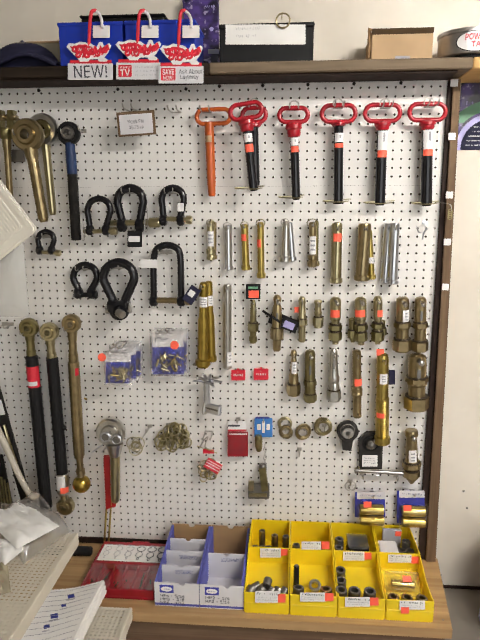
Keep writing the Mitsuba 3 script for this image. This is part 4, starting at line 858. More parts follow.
# bags of pins with blue headers
def pin_bag(label, x0, y0, x1, y1, d, seed, head, blue, grp, stick=None, picture=False):
    k = thing('pin_bag', label, 'bag of pins', grp); s = mpp(x0, y0, d)
    part(k, 'backing_card', rect(x0+2, y0+8, x1-2, y1-2.5, d+.002, .001), 'm_blue_card', 'blue backing card')
    part(k, 'header', rect(head[0], head[1], head[2], head[3], d+.004, .0008), 'm_label_white', 'white printed header')
    part(k, 'lettering', scrawl(at((head[0]+head[2])/2, (head[1]+head[3])/2, d+.0049), (head[2]-head[0]-4)*s, (head[3]-head[1])*.6*s, 2, seed, thick=.0008), 'm_print_grey')
    if picture: part(k, 'printed_clip', tube(spline([at(head[0]+3, head[3]-3, d+.005), at(head[0]+3, head[1]+5, d+.005), at(head[0]+7, head[1]+3.5, d+.005), at(head[0]+10, head[1]+6, d+.005), at(head[0]+16, head[1]+4, d+.005)], 4), .0012, 5), 'm_print')
    gg = np.random.default_rng(seed)
    for i in range(22):
        x, y = gg.uniform(x0+5, x1-5), gg.uniform(y0+(y1-y0)*.52, y1-5); a = gg.uniform(0, PI); l = gg.uniform(6, 10)
        A, B = at(x-math.cos(a)*l/2, y-math.sin(a)*l/2, d+.012+.012*gg.random()), at(x+math.cos(a)*l/2, y+math.sin(a)*l/2, d+.012+.012*gg.random())
        part(k, 'cotter_pin', cyl(A, B, .0032, 8), ('m_olive_light', 'm_olive_light', 'm_brass_gold')[i % 3])
    part(k, 'film', pillow(at((x0+x1)/2, (y0+y1)/2, d+.018), X_, Z_, (x1-x0)*s, (y1-y0)*s, .033, 12, seed, .05), 'm_haze_film', 'clear plastic film')
    if stick: part(k, 'sticker', plate(Point(*at(*stick[:2], d)[[0, 2]]).buffer(stick[2]*s), d+.042, .0006), 'm_sticker', 'neon red price sticker')
pin_bag('backmost bag of pins in the left stack of three blue bags', 115, 340.5, 142.5, 378, .004, 41, (117, 344, 140, 351), 0, None)
pin_bag('middle bag of pins in the left stack of three blue bags', 110, 345, 138, 381, .040, 42, (112, 348, 136, 355), 0, None)
pin_bag('front bag of pins in the left stack, with a red sticker at its corner', 104, 351, 131.5, 385.5, .076, 43, (105, 353.5, 131, 362), 0, None, (106, 353.8, 4))
pin_bag('bag of pins behind the printed one in the right stack', 155, 328, 188.5, 373, .006, 44, (157, 334, 186, 343), 0, None)
pin_bag('front bag of pins in the right stack, with a round red sticker', 150.5, 331, 186, 376.5, .042, 45, (152.5, 334, 183.5, 347), 0, None, (177, 342, 4.2), True)
hook_pair(124, 341, 'double peg hook carrying the left stack of pin bags', .12); hook_pair(168, 328, 'double peg hook carrying the right stack of pin bags', .08)

# ------------------------------------------------------------ on the top shelf
def tray(k, x0, x1, y0, y1, z0, z1, m, th=.003, rim=.003, name='body'):
    """open topped plastic bin, y0 front"""
    t = .006
    ms = [bx(x0+t, x1-t, y0+t, y1-t, z0, z0+th, .001)]
    for (a, b, c, d) in ((x0, x1, y0, y0+th), (x0, x1, y1-th, y1), (x0, x0+th, y0+th, y1-th), (x1-th, x1, y0+th, y1-th)): ms.append(bx(a, b, c, d, z0, z1, .0008))
    part(k, name, cat_(ms), m, smooth=False)
    part(k, 'rim', cat_([bx(x0-rim, x1+rim, y0-rim, y0+.001, z1-.010, z1, .0015), bx(x0-rim, x1+rim, y1-.001, y1+rim, z1-.010, z1, .0015), bx(x0-rim, x0+.001, y0, y1, z1-.010, z1, .0015), bx(x1-.001, x1+rim, y0, y1, z1-.010, z1, .0015)]), m, smooth=False)
def xat(px, py, d): return at(px, py, d)[0]
def zat(px, py, d): return at(px, py, d)[2]
d = .11
for p0, p1, py, l in ((59.5, 122.5, 22, 'blue plastic bin on the top shelf behind the NEW sign'), (125.8, 195, 20, 'blue plastic bin on the top shelf behind the SAVE NOW sign')):
    k = thing('storage_bin', l, 'bin'); tray(k, xat(p0, 45, d), xat(p1, 45, d), -d, .055, SHZ, zat((p0+p1)/2, py, d), 'm_blue_plastic')
k = thing('dark_tray', 'black tray lying across the tops of the two blue bins', 'tray'); z = zat(90, 21, .11)
part(k, 'body', bx(xat(84, 18, .03), xat(166, 18, .03), -.06, .06, z+.0005, z+.022, .004), 'm_black'); part(k, 'rim', bx(xat(83, 18, .03), xat(167, 18, .03), -.064, .064, z+.0222, z+.028, .003), 'm_black')
# wobbler signs clipped on the shelf edge
def wobbler(label, x0, x1, y0, y1, lx0, lx1, ly0, ly1, sx, d, kind, strapm=1):
    k = thing('shelf_sign', label, 'sign'); s = mpp(x0, y0, d)
    part(k, 'card', rect(x0, y0, x1, y1, d, .0012, .001), 'm_box_white', 'white printed card'); e = d+.0013
    part(k, 'red_band', rect(x0+2, y0-3.2, x1-1.5, y0+.4, d+.0002, .0012, .0006), 'm_red_card', 'red band')
    w, h = lx1-lx0, ly1-ly0
    sh = [(0, .25), (.06, .08), (.18, .12), (.3, .0), (.55, .1), (.68, .3), (.74, .02), (.80, .02), (.84, .25), (.96, .08), (1, .2), (.93, .55), (.84, .8), (.92, .92), (.9, 1), (.74, 1), (.7, .85), (.52, .88), (.48, 1), (.3, 1), (.26, .85), (.14, .6)]
    P = ppoly([(lx0+a*w, ly0+b*h) for a, b in sh], d).buffer(.001)
    part(k, 'emblem', plate(P, d+.0003, .0012), 'm_label_white', 'white outlined red emblem')
    gg = np.random.default_rng(int(x0)); loops = []
    for i, (a, b) in enumerate(((.18, .36), (.29, .28), (.40, .30), (.51, .38), (.26, .64), (.36, .66), (.46, .66), (.62, .62), (.70, .58), (.78, .50), (.86, .40), (.92, .28), (.57, .5), (.65, .36))):
        c = at(lx0+a*w, ly0+b*h, e+.0004); loops.append(torus(c, 2.2*s, 1.15*s, X_+[0, 0, .2], Z_, 14, 6, ry=2.2*s) if i % 2 == 0 else obox(c, np.array([.94, 0, .34]), Y_, np.array([-.34, 0, .94]), 2.9*s, .001, 5.4*s, .0003))
    part(k, 'emblem_print', cat_(loops+[plate(P.buffer(-2.6*s).intersection(sbox(-9, at(0, ly1, d)[2]+h*s*.18, 9, 9)), d+.0006, .0011)]) if not P.buffer(-2.6*s).is_empty and P.buffer(-2.6*s).geom_type == 'Polygon' else cat_(loops), 'm_red_card', 'red print of the emblem')
    for yy, x0_, x1_, q in ((.38, .14, .58, 1), (.64, .26, .88, 2)): part(k, 'emblem_lettering', scrawl(at(lx0+(x0_+x1_)/2*w, ly0+yy*h, d+.0019), (x1_-x0_)*w*s, 5.2*s, 1, int(x0)+q, thick=.75*s, fill=.97), 'm_label_white')
    part(k, 'strap', tube(spline([at(sx-1, ly0+4, d-.003), at(sx-.6, ly0-10, d+.004), at(sx+1, 14, d+.012), at(sx+4.5, 10.5, d-.005), at(sx+8, 13, d-.02)], 6), 1.7*s, 8), 'm_red_card', 'red strap', smooth=True)
    part(k, 'strap_tail', tube(spline([at(sx+5, 10.8, d-.007), at(sx+9, 14, d-.01), at(sx+11.5, 20, d-.006), at(sx+12, 28, d-.004)], 6), 1.5*s, 8), 'm_box_white', 'white strap tail', smooth=True)
    part(k, 'price_tab', rect(sx+3, 25.5, sx+20, 38, d-.008, .001), 'm_label_white', 'white blank tab')
    cx, cy = (x0+x1)/2, (y0+y1)/2
    if kind == 0: part(k, 'lettering', letters('NEW!', at(cx, cy, e), 11.2*s, 33*s, bold=False), 'm_print')
    elif kind == 1:
        part(k, 'logo', rect(x0+2, y0+2.6, x0+15.5, y1-2.6, e, .0004, .0035), 'm_red_card', 'red rounded logo'); part(k, 'lettering', letters('TV', at(x0+8.7, cy+1.6, e+.0005), 5.6*s, 10*s, bold=True), 'm_label_white'); part(k, 'lettering', letters('AS SEEN ON', at(x0+8.7, y0+5, e+.0005), 1.9*s, 10.5*s), 'm_label_white')
        part(k, 'small_print', scrawl(at(x0+31, cy, e+.0002), 25*s, 11*s, 3, 4, thick=.0008), 'm_print_grey')
    else:
        part(k, 'logo', rect(x0+2.5, y0+2, x0+17, y1-3, e, .0004, .002), 'm_red_card', 'red square'); part(k, 'lettering', letters('SAVE', at(x0+9.8, cy-2.8, e+.0005), 5*s, 11.5*s, bold=True), 'm_label_white'); part(k, 'lettering', letters('NOW!', at(x0+9.8, cy+3.1, e+.0005), 3.8*s, 10*s), 'm_label_white')
        part(k, 'lettering', letters('Ask About', at(x0+32, cy-3.2, e), 4.2*s, 23*s), 'm_print'); part(k, 'lettering', letters('Layaway', at(x0+31, cy+2.6, e), 4.2*s, 18*s), 'm_print')
wobbler('NEW! shelf sign with a red emblem and strap, leftmost of three', 68, 113, 63.2, 80, 67, 111, 42, 61.5, 90, .127, 0)
wobbler('AS SEEN ON TV shelf sign with a red emblem, middle of three', 116.3, 160.5, 62.4, 79.5, 116, 161, 40, 60, 138.5, .127, 1)
wobbler('SAVE NOW! Ask About Layaway shelf sign, rightmost of three', 158.5, 203.5, 66, 83.5, 160.5, 202.5, 44, 64.5, 179.5, .137, 2)
# purple packet behind
k = thing('printed_packet', 'dark purple printed packet standing behind the right blue bin', 'packet'); d = -.078
R3 = np.array([.985, 0, .07]); R3 /= np.linalg.norm(R3); U3 = np.array([-R3[2], 0, R3[0]]); c = at(203.5, 33, d); s = mpp(203, 33, d); hgt = (c[2]-SHZ)*2
part(k, 'body', obox(c, X_, Y_, Z_, 31*s, .02, hgt-.002, .002), 'm_purple'); part(k, 'top_flap', obox(at(200, 10, d+.011), R3, Y_, U3, 33*s, .003, 22*s, .0006), 'm_purple', 'tilted printed top card')
part(k, 'lettering', scrawl(at(210, 6.5, d+.0131), 10*s, 3.6*s, 1, 4, thick=.002, fill=.95), 'm_violet'); part(k, 'white_print', plate(Point(*at(212, 30, d)[[0, 2]]).buffer(2*s), d+.0105, .0005), 'm_violet'); part(k, 'grey_band', rect(208, 49, 219, 54, d+.0105, .0005), 'm_print_grey')
# black box with note
k = thing('black_box', 'black cardboard box on the shelf with a white handwritten note over its front', 'box'); d = .095; s = mpp(265, 40, d)
x0, x1 = xat(219.5, 45, d), xat(313.5, 45, d); z1 = zat(266, 23, d); zz = lambda py: zat(266, py, d)
part(k, 'body', bx(x0, x1, -d, .05, SHZ, z1-.012, .003), 'm_black'); part(k, 'lid', bx(x0-.002, x1+.002, -d-.002, .052, z1-.0118, z1, .003), 'm_black', 'slightly larger lid')
part(k, 'note', rect(225.5, 24.5, 305.5, 44.5, d+.0025, .0006, .001), 'm_white_paper', 'white handwritten note'); part(k, 'handwriting', scrawl(at(249, 28.5, d+.0033), 27*s, 6*s, 1, 12, thick=.001), 'm_print_grey'); part(k, 'handwriting', scrawl(at(247, 36, d+.0033), 24*s, 5*s, 1, 13, thick=.001), 'm_print_grey')
k = thing('wire_ring', 'bare wire split ring clipped over the top of the white note', 'ring'); c = at(283, 20.5, d+.008); part(k, 'ring', torus(c, 6.7*s, .0022, X_, Z_, 28, 8), 'm_bronze', smooth=True); part(k, 'pin', tube([c+[-.003, -.002, 6.4*s], c+[-.003, -.002, 0]], .0012, 6), 'm_bronze')
# carton
k = thing('carton', 'small worn cardboard carton with open top flap on the shelf right of the black box', 'box'); d = .08; x0, x1 = xat(371.5, 45, d), xat(433, 45, d); z1 = zat(402, 33.5, d)
part(k, 'body', bx(x0, x1, -d, .06, SHZ, z1, .002), 'm_carton'); part(k, 'front_flap', obox([(x0+x1)/2, -d-.002, z1+.006], X_, np.array([0, .85, .5]), np.array([0, -.5, .85]), x1-x0, .003, .016, .0008), 'm_dark_card', 'bent front flap')
part(k, 'dark_inside', bx(x0+.004, x1-.004, -d+.004, .055, z1-.0005, z1+.0012, .0003), 'm_dark_card', 'dark sheet in place of a shaded inside'); part(k, 'top_flap', obox([(x0+x1)/2, .015, z1+.012], X_, np.array([0, .98, .14]), np.array([0, -.14, .98]), x1-x0-.004, .08, .003, .0008), 'm_dark_card', 'half open top flap')  # dark sheet on the solid body imitates shade inside an open box
gg = np.random.default_rng(3); part(k, 'torn_edge', tube([[x0-.004+gg.uniform(-.003, .003), -d+.01+gg.uniform(-.004, .004), SHZ+.012+i*(z1-SHZ+.005)/9] for i in range(10)], [.003, .005, .004, .006, .004, .006, .005, .007, .005, .008], 7), 'm_kraft', 'torn corner'); part(k, 'shine_label', rect(395, 56, 410, 59.5, d+.001, .0005), 'm_print_grey')  # last part is a plain grey patch low on the carton front
# tin
k = thing('round_tin', 'large round silver tin with a red lettered oval label on the shelf', 'tin'); R = .085; c = np.array([xat(474.5, 45, .085), -.033, SHZ+.010]); z1 = zat(470, 26, .118)
part(k, 'body', lathe(c, [c[0], c[1], z1], [(0, R-.008), (.02, R-.002), (.06, R), (.80, R), (.82, R-.002), (.84, R+.002), (.97, R+.002), (1, R-.003)], 48), 'm_tin')
part(k, 'foot', lathe([c[0], c[1], SHZ], c, [(0, R-.016), (.2, R-.014), (.9, R-.012), (1, R-.012)], 40), 'm_black', 'dark base ring')
A, B = c, np.array([c[0], c[1], z1])
def wrapped(mesh2d, cx, h0, rad):      # bend flat art (x, z) round the tin
    v = np.array(mesh2d.vertices); a = cx+v[:, 0]/R
    return trimesh.Trimesh(np.stack([c[0]+np.sin(a)*(rad+v[:, 2]), c[1]-np.cos(a)*(rad+v[:, 2]), h0+v[:, 1]], 1), mesh2d.faces, process=False)
def ell(rx, rz, th):
    m = trimesh.creation.cylinder(1, th, sections=40); m = m.subdivide().subdivide(); m.apply_scale([rx, rz, 1]); m.apply_translation([0, 0, th/2]); return m
hm = (c[2]+z1)/2-.003; hh = z1-c[2]; rot = -.06
part(k, 'oval_border', wrapped(ell(.052, hh*.40, .0010), rot, hm, R), 'm_black', 'black oval border'); part(k, 'oval', wrapped(ell(.0495, hh*.37, .0016), rot, hm, R), 'm_label_white', 'white oval')
for txt, dz, hgt in (('POWER', .011, .0145), ('TA', -.008, .013)):
    m = text_mesh(txt, hgt, .0006, True); v = np.array(m.vertices); v[:, :2] -= (v[:, :2].max(0)+v[:, :2].min(0))/2; v[:, 2] += .0017
    if txt == 'POWER': v[:, 0] *= .056/np.ptp(v[:, 0])
    part(k, 'lettering', wrapped(trimesh.Trimesh(v, m.faces, process=False), rot, hm+dz, R), 'm_red_card', 'red lettering')
# navy cap and the box behind it
k = thing('cap', 'navy blue cloth cap with pale lettering at the left end of the shelf', 'cap'); d = .035; s = mpp(25, 55, d); c = at(24, 66, d); c[2] = SHZ
a = np.linspace(0, PI/2, 9)
V = []; nph = 32
for i, t in enumerate(a):
    for ph in np.arange(nph)*2*PI/nph:
        wob = 1+.05*math.sin(3*ph+1)*math.cos(t)
        V.append(c+[math.cos(ph)*math.cos(t)*34*s*wob, math.sin(ph)*math.cos(t)*.042*wob, math.sin(t)**.8*27.5*s])
Fc = [(i*nph+j, i*nph+(j+1) % nph, (i+1)*nph+(j+1) % nph, (i+1)*nph+j) for i in range(8) for j in range(nph)]
part(k, 'crown', (np.array(V), np.array(Fc)), 'm_navy', smooth=True)
P = spline([at(-8, 65, .108), at(4, 60, .112), at(15, 55.5, .113), at(26, 54, .113), at(37, 56, .113), at(48, 60.5, .112), at(56, 64.5, .105)], 6)
part(k, 'brim_edge', tube(P, .0065, 10), 'm_navy', smooth=True)
Q = P.copy(); Q[:, 1] += .055; Q[:, 2] += .010
n = len(P); V = np.vstack([P+[0, 0, .003], Q+[0, 0, .003], P-[0, 0, .003], Q-[0, 0, .003]]); Fc = []
for i in range(n-1): Fc += [(i, i+1, n+i+1, n+i), (2*n+i, 3*n+i, 3*n+i+1, 2*n+i+1)]
part(k, 'brim', (V, np.array(Fc)), 'm_navy', smooth=False)
part(k, 'lettering', scrawl(at(21.5, 44.5, .06)+[0, -.004, .004], 14*s, 3.4*s, 1, 9, thick=.002, fill=.95, uz=np.array([0, .5, .86])), 'm_grey_box', 'pale embroidered lettering'); part(k, 'button', trimesh.creation.icosphere(2, .006).apply_translation(c+[0, 0, 27.5*s]), 'm_navy')
k = thing('carton', 'striped tan carton between the navy cap and the left blue bin', 'box'); d = -.01; x0, x1 = xat(20, 50, d), xat(61, 50, d); z1 = zat(45, 41, d)
part(k, 'body', bx(x0, x1, .01, .095, SHZ, z1-.006, .002), 'm_grey_box'); part(k, 'lid', bx(x0-.002, x1+.002, .008, .097, z1-.0058, z1, .002), 'm_carton')

# ------------------------------------------------------------ red assortment case and black tube on the worktop
k = thing('assortment_case', 'flat red plastic case of clips with a white illustrated label, on the worktop', 'case')
x0, x1, y0, y1 = -.632, -.400, -.292, -.040; z0 = WZ
ym = -.165
part(k, 'base', bx(x0, x1, y0, y1, z0, z0+.012, .003), 'm_red_plastic', smooth=False)
part(k, 'front_wall', bx(x0, x1, y0, y0+.006, z0+.0115, z0+.034, .002), 'm_red_plastic'); part(k, 'back_panel', bx(x0, x1, ym, y1, z0+.0115, z0+.036, .003), 'm_red_plastic')
for i in range(7):
    x = x0+(x1-x0-.005)*i/6; part(k, 'compartment_wall', bx(x, x+.005, y0+.0055, ym+.001, z0+.0115, z0+.033, .0012), 'm_red_plastic')
gg = np.random.default_rng(77)
for i in range(6):
    xc = x0+(x1-x0)*(i+.5)/6
    q = part(k, 'clip_pile', cat_([cyl(np.array([xc+gg.uniform(-.008, .008), gg.uniform(y0+.03, ym-.05), z0+.015+.003*j]), np.array([xc+gg.uniform(-.01, .01), gg.uniform(y0+.05, ym-.02), z0+.016+.003*j]), .0018, 6) for j in range(2)]), 'm_groove', 'steel clips', kind='stuff')
part(k, 'lid', bx(x0+.004, x1-.004, y0+.004, ym-.002, z0+.0345, z0+.0365, .0006), 'm_film', 'clear lid')
lc = np.array([(x0+x1)/2+.002, (ym+y1)/2-.004, z0+.0363]); part(k, 'label_card', bx(x0+.010, x1-.004, ym+.012, y1-.022, z0+.0361, z0+.0369, .0003), 'm_white_paper', 'white illustrated label')
for i in range(6):
    xc = x0+.028+i*.0375; b = .5+.13*i
    P = np.array([(-.004, .030), (-.011, .024), (-.009, .010), (.004, -.002), (.006, -.020), (-.004, -.034), (-.002, -.044)])*[1+.12*i, .9+.03*i]
    L = spline(np.c_[xc-P[:, 0], lc[1]+.006+P[:, 1], np.full(7, z0+.0373)], 4); R_ = L.copy(); R_[:, 0] = 2*xc-L[:, 0]+.004
    part(k, 'printed_clip', cat_([tube(L, .0007+.0002*i, 5), tube(R_, .0007+.0002*i, 5)]), 'm_print_grey' if i < 3 else 'm_print'); part(k, 'printed_caption', bx(xc-.010, xc+.010, lc[1]+.042, lc[1]+.047, z0+.0367, z0+.0373, .0001), 'm_print_grey')
part(k, 'handle_tab', bx(x0+.10, x0+.16, y1-.001, y1+.008, z0+.012, z0+.036, .002), 'm_red_plastic')
g = thing('rubber_tube', 'black tube end lying on the worktop behind the red case', 'tube'); part(g, 'tube', cyl([-.95, -.085, WZ+.0165], [-.665, -.075, WZ+.0165], .016, 20), 'm_black'); part(g, 'bore', cyl([-.666, -.075, WZ+.0165], [-.6645, -.075, WZ+.0165], .011, 16), 'm_black_matte')

# ------------------------------------------------------------ white and blue cardboard bins
def notch(x0, x1, z0, z1, r, cx=None):
    cx = (x0+x1)/2 if cx is None else cx
    return sbox(x0, z0, x1, z1).difference(Point(cx, z1).buffer(r))
def card_bin(label, x0, x1, parts_y, kraft, texts, seed):
    k = thing('cardboard_bin', label, 'bin'); y0, y1 = -.312, -.03; zf, zb, t = WZ+.078, WZ+.105, .004
    part(k, 'floor', bx(x0, x1, y0, y1, WZ, WZ+.003, .001), 'm_box_white'); part(k, 'back_wall', plate(notch(x0, x1, WZ+.003, zb, .011), -y1-t, t), 'm_kraft', 'brown back wall', smooth=False)
    for a in (x0, x1-t-.003):
        P = trimesh.creation.extrude_polygon(Polygon([(y0+t, WZ+.003), (y1-t, WZ+.003), (y1-t, zb), (y0+t, zf)]), t+.003, engine='earcut'); v = P.vertices
        part(k, 'side_wall', trimesh.Trimesh(np.stack([a+v[:, 2], v[:, 0], v[:, 1]], 1), P.faces, process=False), 'm_box_blue', 'blue side wall', smooth=False)
    fx = x0+(x1-x0)*.62
    part(k, 'front_wall', plate(notch(x0, x1, WZ+.011, zf, .009, fx), -y0-t, t), 'm_box_white', 'white front', smooth=False); part(k, 'front_band', bx(x0, x1, y0, y0+t, WZ+.003, WZ+.0108, .0005), 'm_box_blue', 'blue band along the foot')
    e = y0-.0008
    lg = part(k, 'logo_square', bx(x0+.016, x0+.058, e, y0, zf-.032, zf-.006, .0003), 'm_blue_card', 'blue logo square'); lx, lz = x0+.037, zf-.019
    part(k, 'logo_oval', plate(affinity.scale(Point(lx, lz).buffer(1), .017, .008), -e, .0006), 'm_label_white', 'white oval logo'); part(k, 'logo_print', scrawl([lx, e-.0008, lz], .022, .006, 1, seed, thick=.001), 'm_blue_card')
    for i, tx in enumerate(texts): part(k, 'handwriting', letters(tx, [x0+.054, e, WZ+.037-.0125*i], .0088, .072, depth=.0008), 'm_print')
    for i, (yy, h) in enumerate(parts_y):
        part(k, 'partition', plate(notch(x0+t+.003, x1-t-.003, WZ+.003, WZ+h, .009), -yy, .002), 'm_box_white', 'white partition card', smooth=False)
        if i in texts_on: part(k, 'printed_text', scrawl([(x0+x1)/2+.012, yy-.0024, WZ+h-.022], .06, .014, 3, seed+i, thick=.001), 'm_print_blue')
texts_on = {1, 2}; card_bin('white and blue cardboard bin with three lines of handwriting, left of the two', -.392, -.2575, [(-.10, .096), (-.165, .093), (-.235, .088)], True, ['HP4 - 5/16', 'HP5 - 3/8', 'HP6 - 7/16'], 3)
texts_on = {0}; card_bin('white and blue cardboard bin with two lines of handwriting, beside the yellow bins', -.2555, -.124, [(-.165, .090)], True, ['HP2 - 1/4', 'HP3 - 5/16'], 9)

# ------------------------------------------------------------ yellow two-tier bins
def yellow_bin(label, xf0, xf1, xb0, xb1):
    k = thing('parts_bin', label, 'bin'); t = .003; y0, ym, y1 = -.318, -.150, -.018; zf, zm0, zm1, zb = WZ+.066, WZ+.052, WZ+.112, WZ+.127
    lerp = lambda a, b, y: a+(b-a)*(y-y0)/(y1-y0)
    prof = [(y0, WZ), (y1, WZ), (y1, zb), (ym-.0, zm1+.004), (-.19, WZ+.098), (-.235, WZ+.076), (-.275, WZ+.068), (y0, zf)]
    def side(s):
        m = trimesh.creation.extrude_polygon(Polygon(prof), t, engine='earcut'); v = m.vertices
        base = np.array([lerp(xf0, xb0, y) if s < 0 else lerp(xf1, xb1, y)-t for y in v[:, 0]])
        return trimesh.Trimesh(np.stack([base+v[:, 2], v[:, 0], v[:, 1]], 1), m.faces, process=False)
    part(k, 'side_wall', side(-1), 'm_yellow', smooth=False); part(k, 'side_wall', side(1), 'm_yellow', smooth=False)
    X = lambda y: (lerp(xf0, xb0, y)+t, lerp(xf1, xb1, y)-t)
    def span(ya, za, yb, zb_, th):       # a sheet from (ya, za) to (yb, zb_) across the bin
        (a0, a1), (b0, b1) = X(ya), X(yb); nrm = np.array([0, -(zb_-za), yb-ya]); nrm /= np.linalg.norm(nrm)
        V = np.array([[a0, ya, za], [a1, ya, za], [b1, yb, zb_], [b0, yb, zb_]]); V = np.vstack([V, V-nrm*th])
        q = np.array([(0, 1, 2, 3), (7, 6, 5, 4), (0, 4, 5, 1), (1, 5, 6, 2), (2, 6, 7, 3), (3, 7, 4, 0)]); m = trimesh.Trimesh(V, np.vstack([q[:, [0, 1, 2]], q[:, [0, 2, 3]]]), process=False); m.fix_normals(); return m
    part(k, 'front_panel', cat_([span(y0, WZ, y0, zf, -t), span(y0-.004, WZ+.036, y0-.0002, WZ+.034, .002), span(y0-.003, zf-.004, y0+.003, zf-.001, .004)]), 'm_yellow', smooth=False)
    part(k, 'divider_panel', span(ym, zm0, ym-.004, zm1, -t), 'm_yellow', smooth=False); part(k, 'back_panel', span(y1, WZ, y1, zb, t), 'm_yellow', smooth=False)
    part(k, 'lower_floor', cat_([span(y0+t, WZ+.028, -.235, WZ+.030, .003), span(-.235, WZ+.030, ym, zm0+.004, .003)]), 'm_yellow', smooth=False); part(k, 'upper_floor', span(ym+t, zm0, y1-t, zm0, .003), 'm_yellow', smooth=False)
    return k
def bin_label(k, lab, stick, d, seed, bold=True):
    s = mpp(lab[0], lab[1], d); q = part(k, 'label_card', rect(*lab, d, .0006, .0008), 'm_white_paper', 'white handwritten label')
    w, h = lab[2]-lab[0], lab[3]-lab[1]; g0 = at((lab[0]+lab[2])/2, lab[1]+h*.25, d+.0007)
    part(k, 'handwriting', scrawl(g0, (w-3)*s, h*.45*s, 1, seed, thick=.0016, fill=.95), 'm_print'); part(k, 'handwriting', scrawl(at((lab[0]+lab[2])/2, lab[1]+h*.68, d+.0007), (w-3)*s, h*.5*s, 2, seed+50, thick=.0007), 'm_print_grey')
    part(k, 'sticker', rect(*stick, d+.0007, .0005, .0008), 'm_sticker', 'neon red price sticker')
YB = []
for i, (a, l, r1, s1, r2, s2) in enumerate((((-.1225, .0105, -.1185, .0125), 'yellow two-tier parts bin, leftmost of four', (260, 548, 281, 557.5), (281, 549, 287.5, 555.5), (255, 591, 280.5, 602.5), (278, 594, 285.5, 602.5)),
        ((.0125, .1505, .0140, .1465), 'yellow two-tier parts bin holding a loose ring, second from the left', (301.5, 541.5, 321, 549.5), (321.5, 541.5, 329.5, 549), (300, 592.5, 325.5, 601.5), (325, 593, 333.5, 601)),
        ((.1525, .2885, .1480, .2860), 'yellow two-tier parts bin with a column of bushings, third from the left', (343, 551.5, 364.5, 560.5), (364.5, 552.5, 371.5, 559.5), (345, 597, 370, 606.5), (370, 597.5, 378.5, 605.5)),
        ((.2905, .4265, .2875, .4090), 'yellow two-tier parts bin with a small white box, rightmost of four', (388, 554.5, 411.5, 562.5), (411.5, 556.5, 418.5, 563.5), (399.5, 600.5, 425, 609.5), (401, 607, 409, 613.5)))):
    k = yellow_bin(l, *a); YB.append(k); bin_label(k, r1, s1, .1575, 60+i); bin_label(k, r2, s2, .3245, 70+i)
def bush(c, r, L, axis, m='m_steel', group='', label='', hole=.6):
    axis = np.asarray(axis, float)/np.linalg.norm(axis); A, B = np.asarray(c)-axis*L/2, np.asarray(c)+axis*L/2
    q = lathe(A, B, [(0.0, r*hole), (.001, r*.93), (.06, r), (.94, r), (.999, r*.93), (1, r*hole), (.98, r*hole*.97), (.02, r*hole*.97), (0.0, r*hole)], 20)
    return single('bushing', trimesh.Trimesh(q.vertices[1:-1], q.faces[20:-20]-1, process=False), m, label, 'bushing', group or None, smooth=40)
FL1, FL2 = WZ+.052, WZ+.030
def lay(pxs, d, floor, r, L, ax, label, group, m='m_steel', stack=0):
    for px in pxs:
        c = at(px, 560, d); ax_ = np.asarray(ax, float); up = abs(ax_[2])/np.linalg.norm(ax_) > .9
        c[2] = floor+.0005+(L/2 if up else r)+stack; bush(c, r, L, ax, m, group, label)
G1 = 'bushings at the front of the leftmost yellow bin'
lay((250.5, 261, 271, 277.5, 285), .285, FL2, .0150, .026, (.35, .6, .45), 'dark steel bushing lying at the front of the leftmost yellow bin', G1)
lay((267.5,), .275, FL2, .013, .024, (.2, .8, .3), 'dark steel bushing lying on top of others at the front of the leftmost yellow bin', None, stack=.027)
lay((256, 264), .262, FL2, .0135, .026, (.8, .5, .2), 'dark steel bushing lying behind the front row in the leftmost yellow bin', 'bushings behind the front row of the leftmost bin')
for px, r, L, l in ((262, .0105, .075, 'tallest bronze sleeve standing at the back of the leftmost yellow bin'), (274.5, .011, .060, 'shorter bronze sleeve standing in the middle at the back of the leftmost yellow bin'), (285.5, .011, .058, 'dark sleeve standing at the right back of the leftmost yellow bin')):
    lay((px,), .085, FL1, r, L, (0, .04, 1), l, None, 'm_bronze' if px < 280 else 'm_steel')
lay((255, 262, 268), .125, FL1, .0125, .040, (0, .05, 1), 'short sleeve behind the upper label of the leftmost yellow bin', 'short sleeves behind the upper label')
lay((296, 311.5, 320), .105, FL1, .0125, .042, (0, .03, 1), 'short dark sleeve standing in the back tier of the second yellow bin', 'sleeves in the back tier of the second yellow bin')
lay((299,), .285, FL2, .0165, .036, (0, .1, 1), 'steel bushing with white label at the left front of the second yellow bin', None); lay((327,), .285, FL2, .0175, .036, (0, .1, 1), 'steel bushing at the right front corner of the second yellow bin', None, 'm_bronze')
c = at(296.5, 566, .235); c[2] = FL2+.0385; k = thing('steel_rod', 'dark round rod standing at the left in the front tier of the second yellow bin', 'rod'); part(k, 'rod', cyl(c-[0, 0, .036], c+[0, 0, .036], .0085, 16), 'm_black'); part(k, 'end_ring', cyl(c+[0, 0, .0355], c+[0, 0, .038], .0065, 14), 'm_steel')
c = at(315, 579, .245); c[2] = WZ+.0365+.010; bush(c, .0185, .011, (0, -.45, .9), 'm_nickel', None, 'single wide shiny ring on the floor of the second yellow bin', .62)
lay((342, 355.5, 371), .285, FL2, .0180, .038, (.05, -.1, 1), 'dark steel bushing standing at the front of the third yellow bin', 'bushings at the front of the third yellow bin')
lay((341.5,), .245, WZ+.034, .0165, .034, (.0, -.15, 1), 'dark steel bushing in the middle of the left column of the third yellow bin', None, stack=.004); lay((340.5,), .205, WZ+.042, .0165, .034, (.0, -.15, 1), 'dark steel bushing at the top of the left column of the third yellow bin', None, stack=.004)
lay((338.5, ), .115, FL1, .0145, .046, (0, 0, 1), 'front dark bushing at the back left of the third yellow bin', None); lay((338.5,), .075, FL1, .0145, .052, (0, 0, 1), 'rear dark bushing at the back left of the third yellow bin', None)
